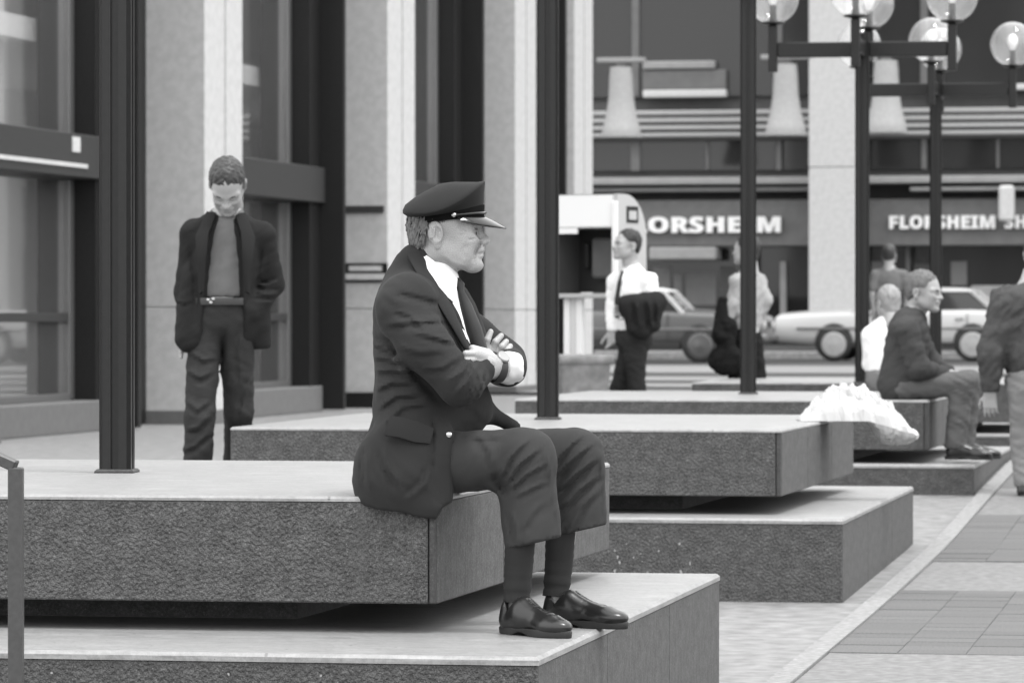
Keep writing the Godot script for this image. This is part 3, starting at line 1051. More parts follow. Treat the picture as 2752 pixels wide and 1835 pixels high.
# a head that faces +x, ears at the origin's height; y up, the person's right at +z
func head_skin(cell: float, old := 0.0) -> MB:
	var s := SDF.new(Vector3(-0.1, -0.19, -0.095), Vector3(0.16, 0.14, 0.095), cell)
	s.ell(Vector3(0.016, 0.04, 0), Vector3(0.096, 0.088, 0.073), 0.02)
	s.ell(Vector3(0.062, -0.008, 0), Vector3(0.058, 0.075, 0.058), 0.025)
	s.cone(Vector3(-0.012, -0.05, 0), Vector3(-0.03, -0.18, 0), 0.054, 0.056, 0.025)
	s.cone(Vector3(0.03, -0.085, 0), Vector3(0.0, -0.18, 0), 0.026, 0.036, 0.025)
	for g in [-1.0, 1.0]:
		s.cone(Vector3(0.012, -0.04, 0.048 * g), Vector3(0.095, -0.078, 0.02 * g), 0.022, 0.02, 0.03)
		s.ell(Vector3(0.082, -0.008, 0.04 * g), Vector3(0.032, 0.026, 0.022), 0.02)
		s.ell(Vector3(0.07, -0.045, 0.036 * g), Vector3(0.034, 0.034, 0.024), 0.02)
		s.cone(Vector3(0.105, 0.029, 0.012 * g), Vector3(0.088, 0.03, 0.05 * g), 0.014, 0.012, 0.014)
		s.ell(Vector3(0.117, 0.01, 0.032 * g), Vector3(0.021, 0.014, 0.02), 0.012, 1)
		s.ell(Vector3(0.094, 0.008, 0.031 * g), Vector3(0.0135, 0.0125, 0.0135), 0.003)
		s.cone(Vector3(0.108, 0.014, 0.021 * g), Vector3(0.1, 0.014, 0.043 * g), 0.0045, 0.004, 0.004)
		s.cone(Vector3(0.106, 0.001, 0.021 * g), Vector3(0.099, 0.002, 0.041 * g), 0.0045, 0.004, 0.005)
	s.ell(Vector3(0.106, -0.08, 0), Vector3(0.021, 0.016, 0.022), 0.02)
	s.cone(Vector3(0.109, 0.022, 0), Vector3(0.128, -0.006, 0), 0.0095, 0.0105, 0.012)
	s.ell(Vector3(0.132, -0.012, 0), Vector3(0.0135, 0.0115, 0.0125), 0.008)
	s.ell(Vector3(0.115, -0.038, 0), Vector3(0.014, 0.018, 0.026), 0.014)
	for g in [-1.0, 1.0]:
		s.ell(Vector3(0.121, -0.016, 0.0125 * g), Vector3(0.0125, 0.0095, 0.0085), 0.006)
		s.ell(Vector3(0.125, -0.0255, 0.0075 * g), Vector3(0.005, 0.004, 0.0035), 0.003, 1)
		if old > 0.0:
			s.cone(Vector3(0.118, -0.02, 0.024 * g), Vector3(0.098, -0.056, 0.038 * g), 0.003, 0.004, 0.01, 1)
			s.cone(Vector3(0.112, -0.004, 0.02 * g), Vector3(0.09, -0.012, 0.045 * g), 0.003, 0.002, 0.008, 1)
	s.ell(Vector3(0.117, -0.0385, 0), Vector3(0.0105, 0.0065, 0.024), 0.008)
	s.ell(Vector3(0.116, -0.0555, 0), Vector3(0.0115, 0.0075, 0.021), 0.008)
	s.cone(Vector3(0.131, -0.0468, -0.012), Vector3(0.131, -0.0468, 0.012), 0.0032, 0.0032, 0.003, 1)
	for g in [-1.0, 1.0]:
		s.cone(Vector3(0.131, -0.0468, 0.012 * g), Vector3(0.116, -0.05, 0.028 * g), 0.003, 0.001, 0.006, 1)
	s.cone(Vector3(0.135, -0.066, -0.012), Vector3(0.135, -0.066, 0.012), 0.004, 0.004, 0.014, 1)
	if old > 0.0:
		for z in [[0.012, 0.1], [-0.1, -0.012]]:
			for e in [[[Vector3(0.122, -0.016, 0), Vector3(0.108, -0.034, 0), Vector3(0.1, -0.06, 0)], .004, .004, 0], [[Vector3(0.11, -0.05, 0), Vector3(0.1, -0.066, 0), Vector3(0.1, -0.078, 0)], .004, .002, 0], [[Vector3(0.084, 0.008, 0), Vector3(0.07, 0.014, 0), Vector3(0.058, 0.024, 0)], .0028, .002, 0], [[Vector3(0.084, 0.004, 0), Vector3(0.07, 0.002, 0), Vector3(0.056, 0.0, 0)], .0028, .002, 0],
					[[Vector3(0.108, -0.006, 0), Vector3(0.094, -0.012, 0), Vector3(0.082, -0.008, 0)], .0035, .003, 0], [[Vector3(0.085, -0.02, 0), Vector3(0.072, -0.045, 0), Vector3(0.08, -0.07, 0)], .008, .003, 0], [[Vector3(0.012, -0.055, 0), Vector3(0.045, -0.078, 0), Vector3(0.09, -0.092, 0)], .007, .003, 2], [[Vector3(-0.02, -0.1, 0), Vector3(0.02, -0.108, 0), Vector3(0.05, -0.105, 0)], .004, .003, 0]]:
				s.crease(e[0], e[1], e[2], e[3], z[0], z[1])
	# ears
	for g in [-1.0, 1.0]:
		var c := Vector3(-0.004, 0.0, 0.077 * g)
		s.ell(c + Vector3(0, 0.006, 0), Vector3(0.023, 0.033, 0.01), 0.004, 0, Basis(Vector3.UP, -0.45 * g) * Basis(Vector3(0, 0, 1), 0.18))
		s.ell(c + Vector3(0.006, -0.027, -0.003 * g), Vector3(0.011, 0.013, 0.007), 0.006)
		s.ell(c + Vector3(0.004, 0.003, 0.011 * g), Vector3(0.0135, 0.021, 0.01), 0.004, 1, Basis(Vector3(0, 0, 1), 0.18))
		s.cone(c + Vector3(-0.011, -0.008, 0.006 * g), c + Vector3(-0.012, 0.014, 0.008 * g), 0.0042, 0.004, 0.004)
		s.cone(c + Vector3(-0.004, -0.004, 0.004 * g), c + Vector3(-0.002, 0.014, 0.005 * g), 0.0035, 0.003, 0.003)
		s.cone(c + Vector3(0.014, -0.006, 0.0), c + Vector3(0.012, 0.003, 0.003 * g), 0.005, 0.004, 0.005)
	return s.skin()

# a hand: wrist at the origin, fingers along +x, palm towards -y; thumb on the side given
func hand_skin(cell: float, thumb_side: float, curl: Array, spread := 0.06) -> MB:
	var s := SDF.new(Vector3(-0.04, -0.12, -0.09), Vector3(0.21, 0.06, 0.09), cell)
	s.cone(Vector3(-0.03, 0, -0.008), Vector3(0.01, 0, -0.008), 0.023, 0.022, 0.012)
	s.cone(Vector3(-0.03, 0, 0.01), Vector3(0.01, 0, 0.008), 0.022, 0.021, 0.012)
	for k in 4:
		var zz := (-0.03 + 0.021 * k) * -thumb_side * -1.0
		s.cone(Vector3(0.01, 0, zz * 0.6), Vector3(0.085, 0.0, zz), 0.017, 0.0115, 0.012)
	s.ell(Vector3(0.035, -0.008, 0.025 * -thumb_side * -1.0), Vector3(0.035, 0.014, 0.016), 0.015)
	var lens := [0.07, 0.079, 0.073, 0.057]
	for k in 4:
		var zz: float = (-0.03 + 0.021 * k) * thumb_side * -1.0
		var p := Vector3(0.088, 0.002, zz)
		var yaw: float = (1.5 - k) * spread * thumb_side
		var ang := 0.0
		for j in 3:
			ang += curl[k + 1] * [0.9, 1.1, 0.7][j]
			var l: float = lens[k] * [0.46, 0.3, 0.24][j]
			var d := Vector3(cos(ang) * cos(yaw), -sin(ang), cos(ang) * sin(yaw))
			s.cone(p, p + d * l, 0.0096 - j * 0.0009, 0.0089 - j * 0.0009, 0.004)
			p += d * l
	var tp := Vector3(0.025, -0.008, 0.028 * thumb_side)
	var ta := 0.75
	for j in 3:
		var l2: float = [0.038, 0.034, 0.026][j]
		var d2 := Vector3(cos(ta), -0.25 - 0.3 * curl[0] * j, sin(ta) * thumb_side).normalized()
		s.cone(tp, tp + d2 * l2, 0.0125 - j * 0.0015, 0.0115 - j * 0.0015, 0.006)
		tp += d2 * l2
		ta -= 0.25 + curl[0] * 0.3
	return s.skin()

func shoe_upper(cell: float) -> MB:
	var s := SDF.new(Vector3(-0.02, 0.0, -0.07), Vector3(0.31, 0.14, 0.07), cell)
	s.cone(Vector3(0.036, 0.04, 0), Vector3(0.11, 0.045, 0), 0.034, 0.037, 0.02)
	s.cone(Vector3(0.04, 0.075, 0), Vector3(0.085, 0.075, 0), 0.03, 0.034, 0.02)
	s.cone(Vector3(0.1, 0.055, 0), Vector3(0.2, 0.036, 0.004), 0.037, 0.03, 0.03)
	s.ell(Vector3(0.215, 0.03, 0.005), Vector3(0.066, 0.027, 0.043), 0.025)
	s.cone(Vector3(0.055, 0.13, 0), Vector3(0.062, 0.07, 0), 0.032, 0.03, 0.008, 1)
	s.cone(Vector3(0.195, 0.078, -0.034), Vector3(0.215, 0.064, 0.0), 0.0035, 0.003, 0.006, 1)
	s.cone(Vector3(0.195, 0.078, 0.036), Vector3(0.215, 0.064, 0.0), 0.0035, 0.003, 0.006, 1)
	s.cone(Vector3(0.11, 0.098, 0), Vector3(0.18, 0.07, 0), 0.004, 0.004, 0.006, 1)
	s.clip(Vector3(0, 0.016, 0), Vector3.DOWN)
	return s.skin()

func shoe_sole() -> MB:
	var m := MB.new()
	var rings := []
	for e in [[0.95, 0.0], [0.975, 0.003], [0.985, 0.018], [0.95, 0.022]]:
		var r := []
		for k in 44:
			var a := TAU * k / 44
			var x := 0.138 + 0.146 * cos(a)
			var w := 0.034 + 0.013 * smoothstep(0.1, 0.21, x) - 0.003 * sin(x * 20.0)
			var lift := 0.011 * smoothstep(0.07, 0.085, x) * (1.0 - smoothstep(0.1, 0.17, x)) if e[1] < 0.01 else 0.0
			r.append(Vector3(0.138 + (x - 0.138) * e[0], e[1] + lift, sin(a) * w * e[0] + 0.003))
		rings.append(r)
	m.loft(rings, true, true, true)
	return m

var shoe_a: MB
var shoe_b: MB
func shoe(parent: Node3D, heel: Vector3, fwd: Vector3, m: Material, big := 1.0) -> void:
	if shoe_a == null:
		shoe_a = shoe_upper(0.004)
		shoe_b = shoe_sole()
	var x := frame(heel, fwd)
	x.basis = x.basis.scaled(Vector3.ONE * big)
	var a := MB.new()
	a.add(shoe_a, x)
	var o := put(a, "shoe", m, parent)
	var b := MB.new()
	b.add(shoe_b, x)
	put(b, "sole", mats["black"], o)
	for k in 4:
		var l := MB.new()
		var px := 0.105 + k * 0.017
		var py := 0.099 - k * 0.008
		l.tube([x * Vector3(px, py - 0.006, -0.02), x * Vector3(px + 0.002, py, 0.0), x * Vector3(px, py - 0.006, 0.02)], [0.002, 0.0025, 0.002], 6)
		put(l, "lace", mats["black"], o)

# a strip of cloth with thickness between two edges
func leaf(e0: Array, e1: Array, thick: float) -> MB:
	var m := MB.new()
	var rings := []
	for i in e0.size():
		var a: Vector3 = e0[i]
		var b: Vector3 = e1[i]
		var nx: Vector3 = e0[mini(i + 1, e0.size() - 1)] - e0[maxi(i - 1, 0)]
		var nn := nx.cross(b - a).normalized() * thick
		if nn.z < 0.0:
			nn = -nn
		rings.append([a, a.lerp(b, 0.5) + nn * 0.2, b, b + nn, a.lerp(b, 0.5) + nn * 1.3, a + nn])
	m.loft(rings, true, true, true)
	return m

func man_jacket(s: SDF, g: float) -> void:
	s.ell(Vector3(-0.09, 0.087, 0), Vector3(.132 + g, .11 + g, .195 + g), 0.05)
	s.ell(Vector3(-0.041, 0.221, 0), Vector3(.134 + g, .15 + g, .18 + g), 0.05)
	s.ell(Vector3(-0.036, 0.395, 0), Vector3(.138 + g, .165 + g, .195 + g), 0.06)
	s.ell(Vector3(-0.066, 0.515, 0), Vector3(.1 + g, .1 + g, .19 + g), 0.06)
	s.cone(Vector3(-0.075, 0.53, 0.15), Vector3(-0.046, 0.534, -0.17), .075 + g, .075 + g, 0.05)
	s.cone(Vector3(-0.058, 0.593, 0), Vector3(-0.046, 0.627, 0), .07 + g, .066 + g, 0.05)
	s.cone(Vector3(0.036, 0.353, -0.02), Vector3(0.081, 0.239, -0.02), .085 + g, .08 + g, 0.06)

func man_arms(s: SDF) -> void:
	s.cone(Vector3(-0.089, 0.495, 0.18), Vector3(-0.034, 0.409, 0.21), .072, .077, 0.035)
	s.cone(Vector3(-0.034, 0.409, 0.21), Vector3(0.065, 0.311, 0.23), .076, .06, 0.025)
	s.cone(Vector3(0.065, 0.309, 0.23), Vector3(0.118, 0.343, 0.14), .06, .05, 0.02)
	s.cone(Vector3(-0.022, 0.516, -0.18), Vector3(0.189, 0.361, -0.2), .078, .062, 0.03)
	s.cone(Vector3(0.191, 0.353, -0.2), Vector3(0.199, 0.346, -0.01), .062, .053, 0.02)

func capped_man() -> void:
	var t := thing("person", "seated man in dark uniform jacket and peaked cap with crossed arms", "person", Vector3(-.211, .51, -12.0), 0.0)
	var skin: Material = mats["skin"]
	var suit: Material = mats["suit"]
	# jacket
	var s := SDF.new(Vector3(-0.31, -0.16, -0.34), Vector3(0.33, 0.72, 0.36), 0.0085)
	man_jacket(s, 0.0)
	# skirts that hang over the edge of the seat
	s.ell(Vector3(-0.103, 0.048, 0.12), Vector3(.124, .155, .122), 0.04)
	s.ell(Vector3(-0.039, 0.047, 0.15), Vector3(.078, .16, .096), 0.04)
	s.cone(Vector3(0.024, 0.16, 0.17), Vector3(0.01, -0.028, 0.2), .03, .04, 0.05)
	s.cone(Vector3(0.101, 0.25, -0.05), Vector3(0.216, 0.18, -0.12), .035, .018, 0.04)
	# what lies under the hem and before the front edge is cut away
	s.cone(Vector3(0.092, 0.184, 0.2), Vector3(0.104, -0.046, 0.2), .045, .055, 0.012, 1)
	s.clip(Vector3(-0.1, -0.036, 0.1), Vector3(-0.17, -1, -0.05))
	s.notch(Vector3(0.02, -0.032, 0.2), Vector3(1, -0.5, 0), Vector3(0.6, -1, 0))
	man_arms(s)
	# folds drawn on the side we see
	for e in [
			[[Vector3(-0.114, 0.55, 0), Vector3(-0.048, 0.536, 0), Vector3(0.019, 0.516, 0)], .009, .010, 0], [[Vector3(-0.003, 0.538, 0), Vector3(0.024, 0.514, 0), Vector3(0.062, 0.464, 0), Vector3(0.089, 0.401, 0)], .010, .014, 0],
			[[Vector3(-0.147, 0.459, 0), Vector3(-0.054, 0.471, 0), Vector3(0.048, 0.478, 0)], .010, .007, 2], [[Vector3(-0.12, 0.507, 0), Vector3(-0.066, 0.488, 0), Vector3(-0.012, 0.437, 0)], .008, .006, 2], [[Vector3(-0.06, 0.443, 0), Vector3(0, 0.43, 0), Vector3(0.069, 0.411, 0)], .009, .006, 2],
			[[Vector3(-0.114, 0.407, 0), Vector3(-0.048, 0.387, 0), Vector3(0.036, 0.392, 0)], .011, .005, 2], [[Vector3(-0.042, 0.341, 0), Vector3(0.024, 0.346, 0), Vector3(0.086, 0.387, 0)], .010, .006, 2],
			[[Vector3(-0.183, 0.437, 0), Vector3(-0.123, 0.418, 0), Vector3(-0.054, 0.339, 0), Vector3(0.014, 0.255, 0), Vector3(0.06, 0.227, 0)], .013, .016, 0],
			[[Vector3(0.108, 0.394, 0), Vector3(0.072, 0.347, 0), Vector3(0.026, 0.315, 0)], .008, .008, 2], [[Vector3(0.117, 0.383, 0), Vector3(0.091, 0.327, 0), Vector3(0.048, 0.275, 0)], .007, .008, 2], [[Vector3(0.129, 0.356, 0), Vector3(0.113, 0.305, 0), Vector3(0.081, 0.255, 0)], .007, .008, 2], [[Vector3(0.141, 0.341, 0), Vector3(0.129, 0.299, 0), Vector3(0.11, 0.26, 0)], .006, .007, 2],
			[[Vector3(-0.18, 0.413, 0), Vector3(-0.144, 0.401, 0), Vector3(-0.102, 0.383, 0)], .008, .008, 2], [[Vector3(-0.178, 0.375, 0), Vector3(-0.132, 0.37, 0), Vector3(-0.082, 0.358, 0)], .008, .008, 2], [[Vector3(-0.173, 0.332, 0), Vector3(-0.12, 0.339, 0), Vector3(-0.06, 0.332, 0)], .008, .008, 2], [[Vector3(-0.168, 0.281, 0), Vector3(-0.114, 0.305, 0), Vector3(-0.046, 0.305, 0)], .009, .008, 2], [[Vector3(-0.161, 0.227, 0), Vector3(-0.102, 0.269, 0), Vector3(-0.018, 0.275, 0)], .009, .008, 2], [[Vector3(-0.144, 0.179, 0), Vector3(-0.084, 0.239, 0), Vector3(0, 0.248, 0)], .009, .006, 2],
			[[Vector3(-0.003, 0.233, 0), Vector3(-0.007, 0.149, 0), Vector3(-0.003, 0.029, 0)], .007, .008, 0], [[Vector3(-0.147, 0.143, 0), Vector3(-0.13, 0.077, 0), Vector3(-0.09, 0.011, 0)], .010, .009, 2], [[Vector3(-0.01, 0.089, 0), Vector3(-0.03, 0.041, 0), Vector3(-0.084, -0.007, 0)], .010, .007, 2], [[Vector3(-0.18, 0.149, 0), Vector3(-0.19, 0.077, 0), Vector3(-0.178, 0.005, 0)], .012, .006, 2]]:
		s.crease(e[0], e[1], e[2], e[3], 0.03, 0.36)
	s.ripple(7, 0.004, Vector3(6, 5, 6), 2)
	s.ripple(23, 0.003, Vector3(15, 5, 6), 2, Basis(Vector3(0, 0, 1), -0.85), true)
	var jk := put(s.skin(), "jacket", suit, t)
	# pocket flap, buttons, lapels
	var fl := leaf([Vector3(-0.117, 0.219, 0.205), Vector3(-0.085, 0.214, 0.216), Vector3(-0.046, 0.205, 0.218), Vector3(-0.004, 0.185, 0.205)], [Vector3(-0.133, 0.167, 0.222), Vector3(-0.096, 0.162, 0.232), Vector3(-0.053, 0.149, 0.232), Vector3(-0.013, 0.144, 0.222)], 0.007)
	put(fl, "pocket_flap", suit, jk)
	var bt := MB.new()
	bt.lathe([[0.0005, 0.006], [0.006, 0.0055], [0.0085, 0.003], [0.0085, 0.0], [0.0005, 0.0]], 14)
	var bt2 := MB.new()
	bt2.add(bt, Transform3D(Basis(Vector3.RIGHT, PI / 2), Vector3(0.04, 0.169, 0.2)))
	put(bt2, "button", mats["brass"], jk)
	var lp := leaf([Vector3(-0.077, 0.655, 0.07), Vector3(-0.043, 0.592, 0.125), Vector3(0.002, 0.53, 0.15), Vector3(0.045, 0.459, 0.15), Vector3(0.083, 0.393, 0.13)], [Vector3(-0.044, 0.664, 0.05), Vector3(0.002, 0.592, 0.1), Vector3(0.037, 0.527, 0.115), Vector3(0.067, 0.461, 0.12), Vector3(0.097, 0.388, 0.11)], 0.007)
	put(lp, "lapel", suit, jk)
	var lq := leaf([Vector3(0.057, 0.584, -0.03), Vector3(0.078, 0.56, -0.05), Vector3(0.101, 0.521, -0.06), Vector3(0.125, 0.461, -0.06), Vector3(0.144, 0.401, -0.05)], [Vector3(0.062, 0.559, 0.02), Vector3(0.084, 0.521, 0), Vector3(0.102, 0.473, -0.01), Vector3(0.117, 0.425, -0.01), Vector3(0.126, 0.383, 0)], 0.01)
	put(lq, "lapel", suit, jk)
	# shirt, collar, tie
	var sh := SDF.new(Vector3(-0.05, 0.35, -0.12), Vector3(0.16, 0.7, 0.14), 0.007)
	sh.cone(Vector3(0.002, 0.575, 0), Vector3(0.043, 0.413, 0.02), .058, .07, 0.03)
	sh.cone(Vector3(-0.005, 0.623, 0), Vector3(0.005, 0.581, 0), .058, .06, 0.02)
	put(sh.skin(), "shirt", mats["shirt"], t)
	var col := leaf([Vector3(-0.046, 0.67, 0.03), Vector3(-0.019, 0.65, 0.058), Vector3(0.011, 0.626, 0.07), Vector3(0.039, 0.605, 0.058), Vector3(0.057, 0.591, 0.03)], [Vector3(-0.045, 0.653, 0.05), Vector3(-0.016, 0.61, 0.1), Vector3(0.011, 0.568, 0.118), Vector3(0.035, 0.539, 0.112), Vector3(0.048, 0.528, 0.09)], 0.005)
	put(col, "collar", mats["shirt"], t)
	var tie := MB.new()
	tie.tube([Vector3(0.053, 0.586, 0.01), Vector3(0.062, 0.569, 0.02), Vector3(0.064, 0.555, 0.022), Vector3(0.077, 0.515, 0.03), Vector3(0.096, 0.449, 0.04), Vector3(0.11, 0.383, 0.03)], [.012, .017, .013, .02, .027, .03], 12, 1.5)
	put(tie, "tie", mats["tie"], t)
	# shirt cuff and watch on the wrist that comes forward
	var cu := SDF.new(Vector3(0.1, 0.25, -0.06), Vector3(0.24, 0.45, 0.12), 0.006)
	cu.cone(Vector3(0.206, 0.346, 0), Vector3(0.189, 0.349, 0.04), .046, .044, 0.01)
	cu.ripple(3, 0.003, Vector3(25, 25, 25), 1)
	put(cu.skin(), "cuff", mats["cuff"], t)
	var wt := MB.new()
	var wp: Vector3 = Vector3(0.168, 0.35, 0.075)
	var wd := Vector3(-0.82, 0.06, 0.55).normalized()
	var wx := frame(wp, wd)
	var band := []
	for e in [[-0.012, 0.038], [-0.012, 0.0425], [0.012, 0.0425], [0.012, 0.038]]:
		var r := []
		for k in 28:
			var a := TAU * k / 28
			r.append(wx * Vector3(e[0], sin(a) * e[1], cos(a) * e[1]))
		band.append(r)
	wt.loft(band, true)
	var wo := put(wt, "watch_strap", mats["leather"], t)
	var wc := MB.new()
	wc.lathe([[0.0005, 0.0], [0.0175, 0.0], [0.019, 0.003], [0.018, 0.008], [0.015, 0.009], [0.0145, 0.008], [0.0005, 0.008]], 22)
	var wc2 := MB.new()
	wc2.add(wc, wx * Transform3D(Basis(Vector3.RIGHT, -0.85), Vector3(0, 0.0265, -0.03)))
	put(wc2, "watch_case", mats["watch"], wo)
	# trousers
	var q := SDF.new(Vector3(-0.22, -0.19, -0.27), Vector3(0.53, 0.24, 0.32), 0.0085)
	q.ell(Vector3(-0.066, 0.071, 0), Vector3(.14, .085, .18), 0.05)
	q.cone(Vector3(-0.046, 0.083, 0.1), Vector3(0.239, 0.111, 0.165), .09, .074, 0.03)
	q.cone(Vector3(0.245, 0.109, 0.165), Vector3(0.257, 0.095, 0.165), .074, .066, 0.02)
	q.cone(Vector3(0.277, 0.119, 0.17), Vector3(0.308, -0.111, 0.2), .04, .036, 0.045)
	q.cone(Vector3(0.206, 0.041, 0.16), Vector3(0.228, -0.129, 0.19), .034, .036, 0.06)
	q.cone(Vector3(0.251, 0.095, 0.165), Vector3(0.265, -0.117, 0.195), .06, .058, 0.04)
	q.cone(Vector3(-0.05, 0.074, -0.1), Vector3(0.383, 0.107, -0.13), .09, .074, 0.03)
	q.cone(Vector3(0.416, 0.115, -0.13), Vector3(0.441, -0.114, -0.1), .042, .034, 0.045)
	q.cone(Vector3(0.349, 0.036, -0.13), Vector3(0.343, -0.132, -0.1), .034, .036, 0.06)
	q.cone(Vector3(0.388, 0.091, -0.13), Vector3(0.391, -0.126, -0.1), .06, .058, 0.04)
	for e in [
			[[Vector3(0.158, 0.068, 0), Vector3(0.18, 0.035, 0), Vector3(0.201, -0.001, 0)], .014, .018, 0, 0.02, 0.32],
			[[Vector3(0.175, 0.027, 0), Vector3(0.206, 0.101, 0), Vector3(0.266, 0.166, 0)], .008, .009, 2, 0.02, 0.32], [[Vector3(0.187, 0.02, 0), Vector3(0.23, 0.082, 0), Vector3(0.295, 0.137, 0)], .008, .009, 2, 0.02, 0.32], [[Vector3(0.199, 0.01, 0), Vector3(0.249, 0.056, 0), Vector3(0.314, 0.094, 0)], .008, .008, 2, 0.02, 0.32], [[Vector3(0.211, -0.007, 0), Vector3(0.264, 0.02, 0), Vector3(0.314, 0.041, 0)], .009, .005, 2, 0.02, 0.32],
			[[Vector3(0.288, 0.173, 0), Vector3(0.314, 0.065, 0), Vector3(0.35, -0.127, 0)], .006, .005, 1, 0.02, 0.32], [[Vector3(0.24, -0.097, 0), Vector3(0.273, -0.043, 0), Vector3(0.302, -0.007, 0)], .010, .004, 2, 0.02, 0.32], [[Vector3(0.198, -0.031, 0), Vector3(0.213, -0.079, 0), Vector3(0.218, -0.139, 0)], .010, .005, 2, 0.02, 0.32],
			[[Vector3(0.108, 0.173, 0), Vector3(0.144, 0.125, 0), Vector3(0.153, 0.065, 0)], .012, .005, 2, 0.02, 0.32], [[Vector3(0.06, 0.161, 0), Vector3(0.132, 0.156, 0), Vector3(0.204, 0.161, 0)], .010, .004, 2, 0.02, 0.32],
			[[Vector3(0.314, 0.059, 0), Vector3(0.36, 0.113, 0), Vector3(0.414, 0.166, 0)], .008, .010, 2, -0.2, 0.0], [[Vector3(0.321, 0.029, 0), Vector3(0.374, 0.083, 0), Vector3(0.441, 0.14, 0)], .008, .011, 2, -0.2, 0.0], [[Vector3(0.331, -0.007, 0), Vector3(0.39, 0.047, 0), Vector3(0.456, 0.099, 0)], .009, .012, 2, -0.2, 0.0], [[Vector3(0.348, -0.055, 0), Vector3(0.402, 0.005, 0), Vector3(0.468, 0.053, 0)], .010, .011, 2, -0.2, 0.0], [[Vector3(0.36, -0.127, 0), Vector3(0.408, -0.043, 0), Vector3(0.465, 0.017, 0)], .011, .009, 2, -0.2, 0.0], [[Vector3(0.453, 0.125, 0), Vector3(0.468, 0.029, 0), Vector3(0.48, -0.121, 0)], .006, .005, 1, -0.2, 0.0]]:
		q.crease(e[0], e[1], e[2], e[3], e[4], e[5])
	q.ripple(19, 0.003, Vector3(6, 6, 6), 2)
	q.ripple(29, 0.003, Vector3(14, 5, 6), 2, Basis(Vector3(0, 0, 1), 0.6), true)
	# hems slope down towards the heel
	q.clip(Vector3(0.27, -0.125, 0.2), Vector3(0.22, -1, 0.03))
	put(q.skin(), "trousers", mats["suit_trousers"], t)
	# socks and shoes
	for e in [[Vector3(0.237, -0.052, 0.19), Vector3(0.229, -0.188, 0.19), Vector3(0.223, -0.288, 0.2)], [Vector3(0.349, -0.047, -0.1), Vector3(0.342, -0.192, -0.1), Vector3(0.333, -0.289, -0.09)]]:
		var so := MB.new()
		var pts := []
		var rad := []
		for k in 26:
			var u := k / 25.0
			pts.append(e[0].lerp(e[1], u * 2.0) if u < 0.5 else e[1].lerp(e[2], u * 2.0 - 1.0))
			rad.append(lerpf(.043, .036, u) + 0.0018 * sin(u * 34.0) * smoothstep(0.45, 1.0, u) + 0.0008 * sin(u * 90.0))
		so.tube(pts, rad, 24)
		put(so, "sock", mats["sock"], t)
	shoe(t, Vector3(.184, -.37, .19), Vector3(0.68, 0.0, 0.73), mats["shoe_leather"], 0.96)
	shoe(t, Vector3(.298, -.37, -.1), Vector3(0.86, 0.0, 0.5), mats["shoe_leather"], 0.96)
	# body: one skin, with the head and the hands in finer grids
	var body := MB.new()
	var c := SDF.new(Vector3(-0.2, -0.45, -0.3), Vector3(0.5, 0.72, 0.32), 0.02)
	c.ell(Vector3(-0.036, 0.401, 0), Vector3(.1, .16, .15), 0.05)
	c.ell(Vector3(-0.048, 0.209, 0), Vector3(.1, .15, .14), 0.05)
	c.ell(Vector3(-0.072, 0.077, 0), Vector3(.1, .07, .14), 0.05)
	c.cone(Vector3(0, 0.641, 0), Vector3(-0.03, 0.521, 0), .055, .06, 0.03)
	c.cone(Vector3(-0.069, 0.521, 0.15), Vector3(-0.051, 0.522, -0.15), .05, .05, 0.03)
	c.cone(Vector3(-0.08, 0.491, 0.18), Vector3(0.065, 0.309, 0.225), .04, .03, 0.02)
	c.cone(Vector3(0.065, 0.309, 0.225), Vector3(0.15, 0.36, 0.04), .03, .026, 0.02)
	c.cone(Vector3(-0.022, 0.516, -0.18), Vector3(0.191, 0.353, -0.2), .045, .04, 0.02)
	c.cone(Vector3(0.191, 0.353, -0.2), Vector3(0.178, 0.35, 0.06), .038, .034, 0.02)
	c.cone(Vector3(0.178, 0.35, 0.06), Vector3(0.133, 0.364, 0.15), .034, .03, 0.02)
	c.cone(Vector3(-0.058, 0.081, 0.1), Vector3(0.245, 0.109, 0.165), .06, .035, 0.02)
	c.cone(Vector3(0.249, 0.109, 0.165), Vector3(0.225, -0.305, 0.2), .035, .03, 0.02)
	c.cone(Vector3(-0.062, 0.074, -0.1), Vector3(0.386, 0.107, -0.13), .06, .035, 0.02)
	c.cone(Vector3(0.388, 0.107, -0.13), Vector3(0.334, -0.307, -0.09), .035, .03, 0.02)
	body.add(c.skin())
	var hx := frame(Vector3(0.006, 0.713, 0), Vector3(1, -0.02, 0.02))
	body.add(head_skin(0.003, 1.0), hx)
	# the hand that lies over the other sleeve, and the one whose fingers show above it
	var hd := SDF.new(Vector3(0.04, 0.3, 0.02), Vector3(0.22, 0.42, 0.26), 0.0035)
	hd.cone(Vector3(0.182, 0.349, 0.05), Vector3(0.168, 0.35, 0.075), .035, .033, 0.012)
	hd.cone(Vector3(0.168, 0.35, 0.075), Vector3(0.14, 0.357, 0.125), .033, .034, 0.012)
	hd.cone(Vector3(0.14, 0.371, 0.125), Vector3(0.109, 0.385, 0.185), .026, .02, 0.015)
	hd.cone(Vector3(0.14, 0.343, 0.125), Vector3(0.115, 0.348, 0.185), .026, .02, 0.015)
	for k in 4:
		hd.cone(Vector3(0.119, 0.388, 0.175) + Vector3(0, -0.017 * k, 0.004), Vector3(0.086, 0.389, 0.225) + Vector3(0, -0.017 * k, 0.0), .0105, .0095, 0.005)
	hd.cone(Vector3(0.142, 0.388, 0.11), Vector3(0.103, 0.402, 0.15), .014, .011, 0.01)
	body.add(hd.skin())
	var hf := SDF.new(Vector3(0.1, 0.35, -0.14), Vector3(0.24, 0.49, 0.06), 0.003)
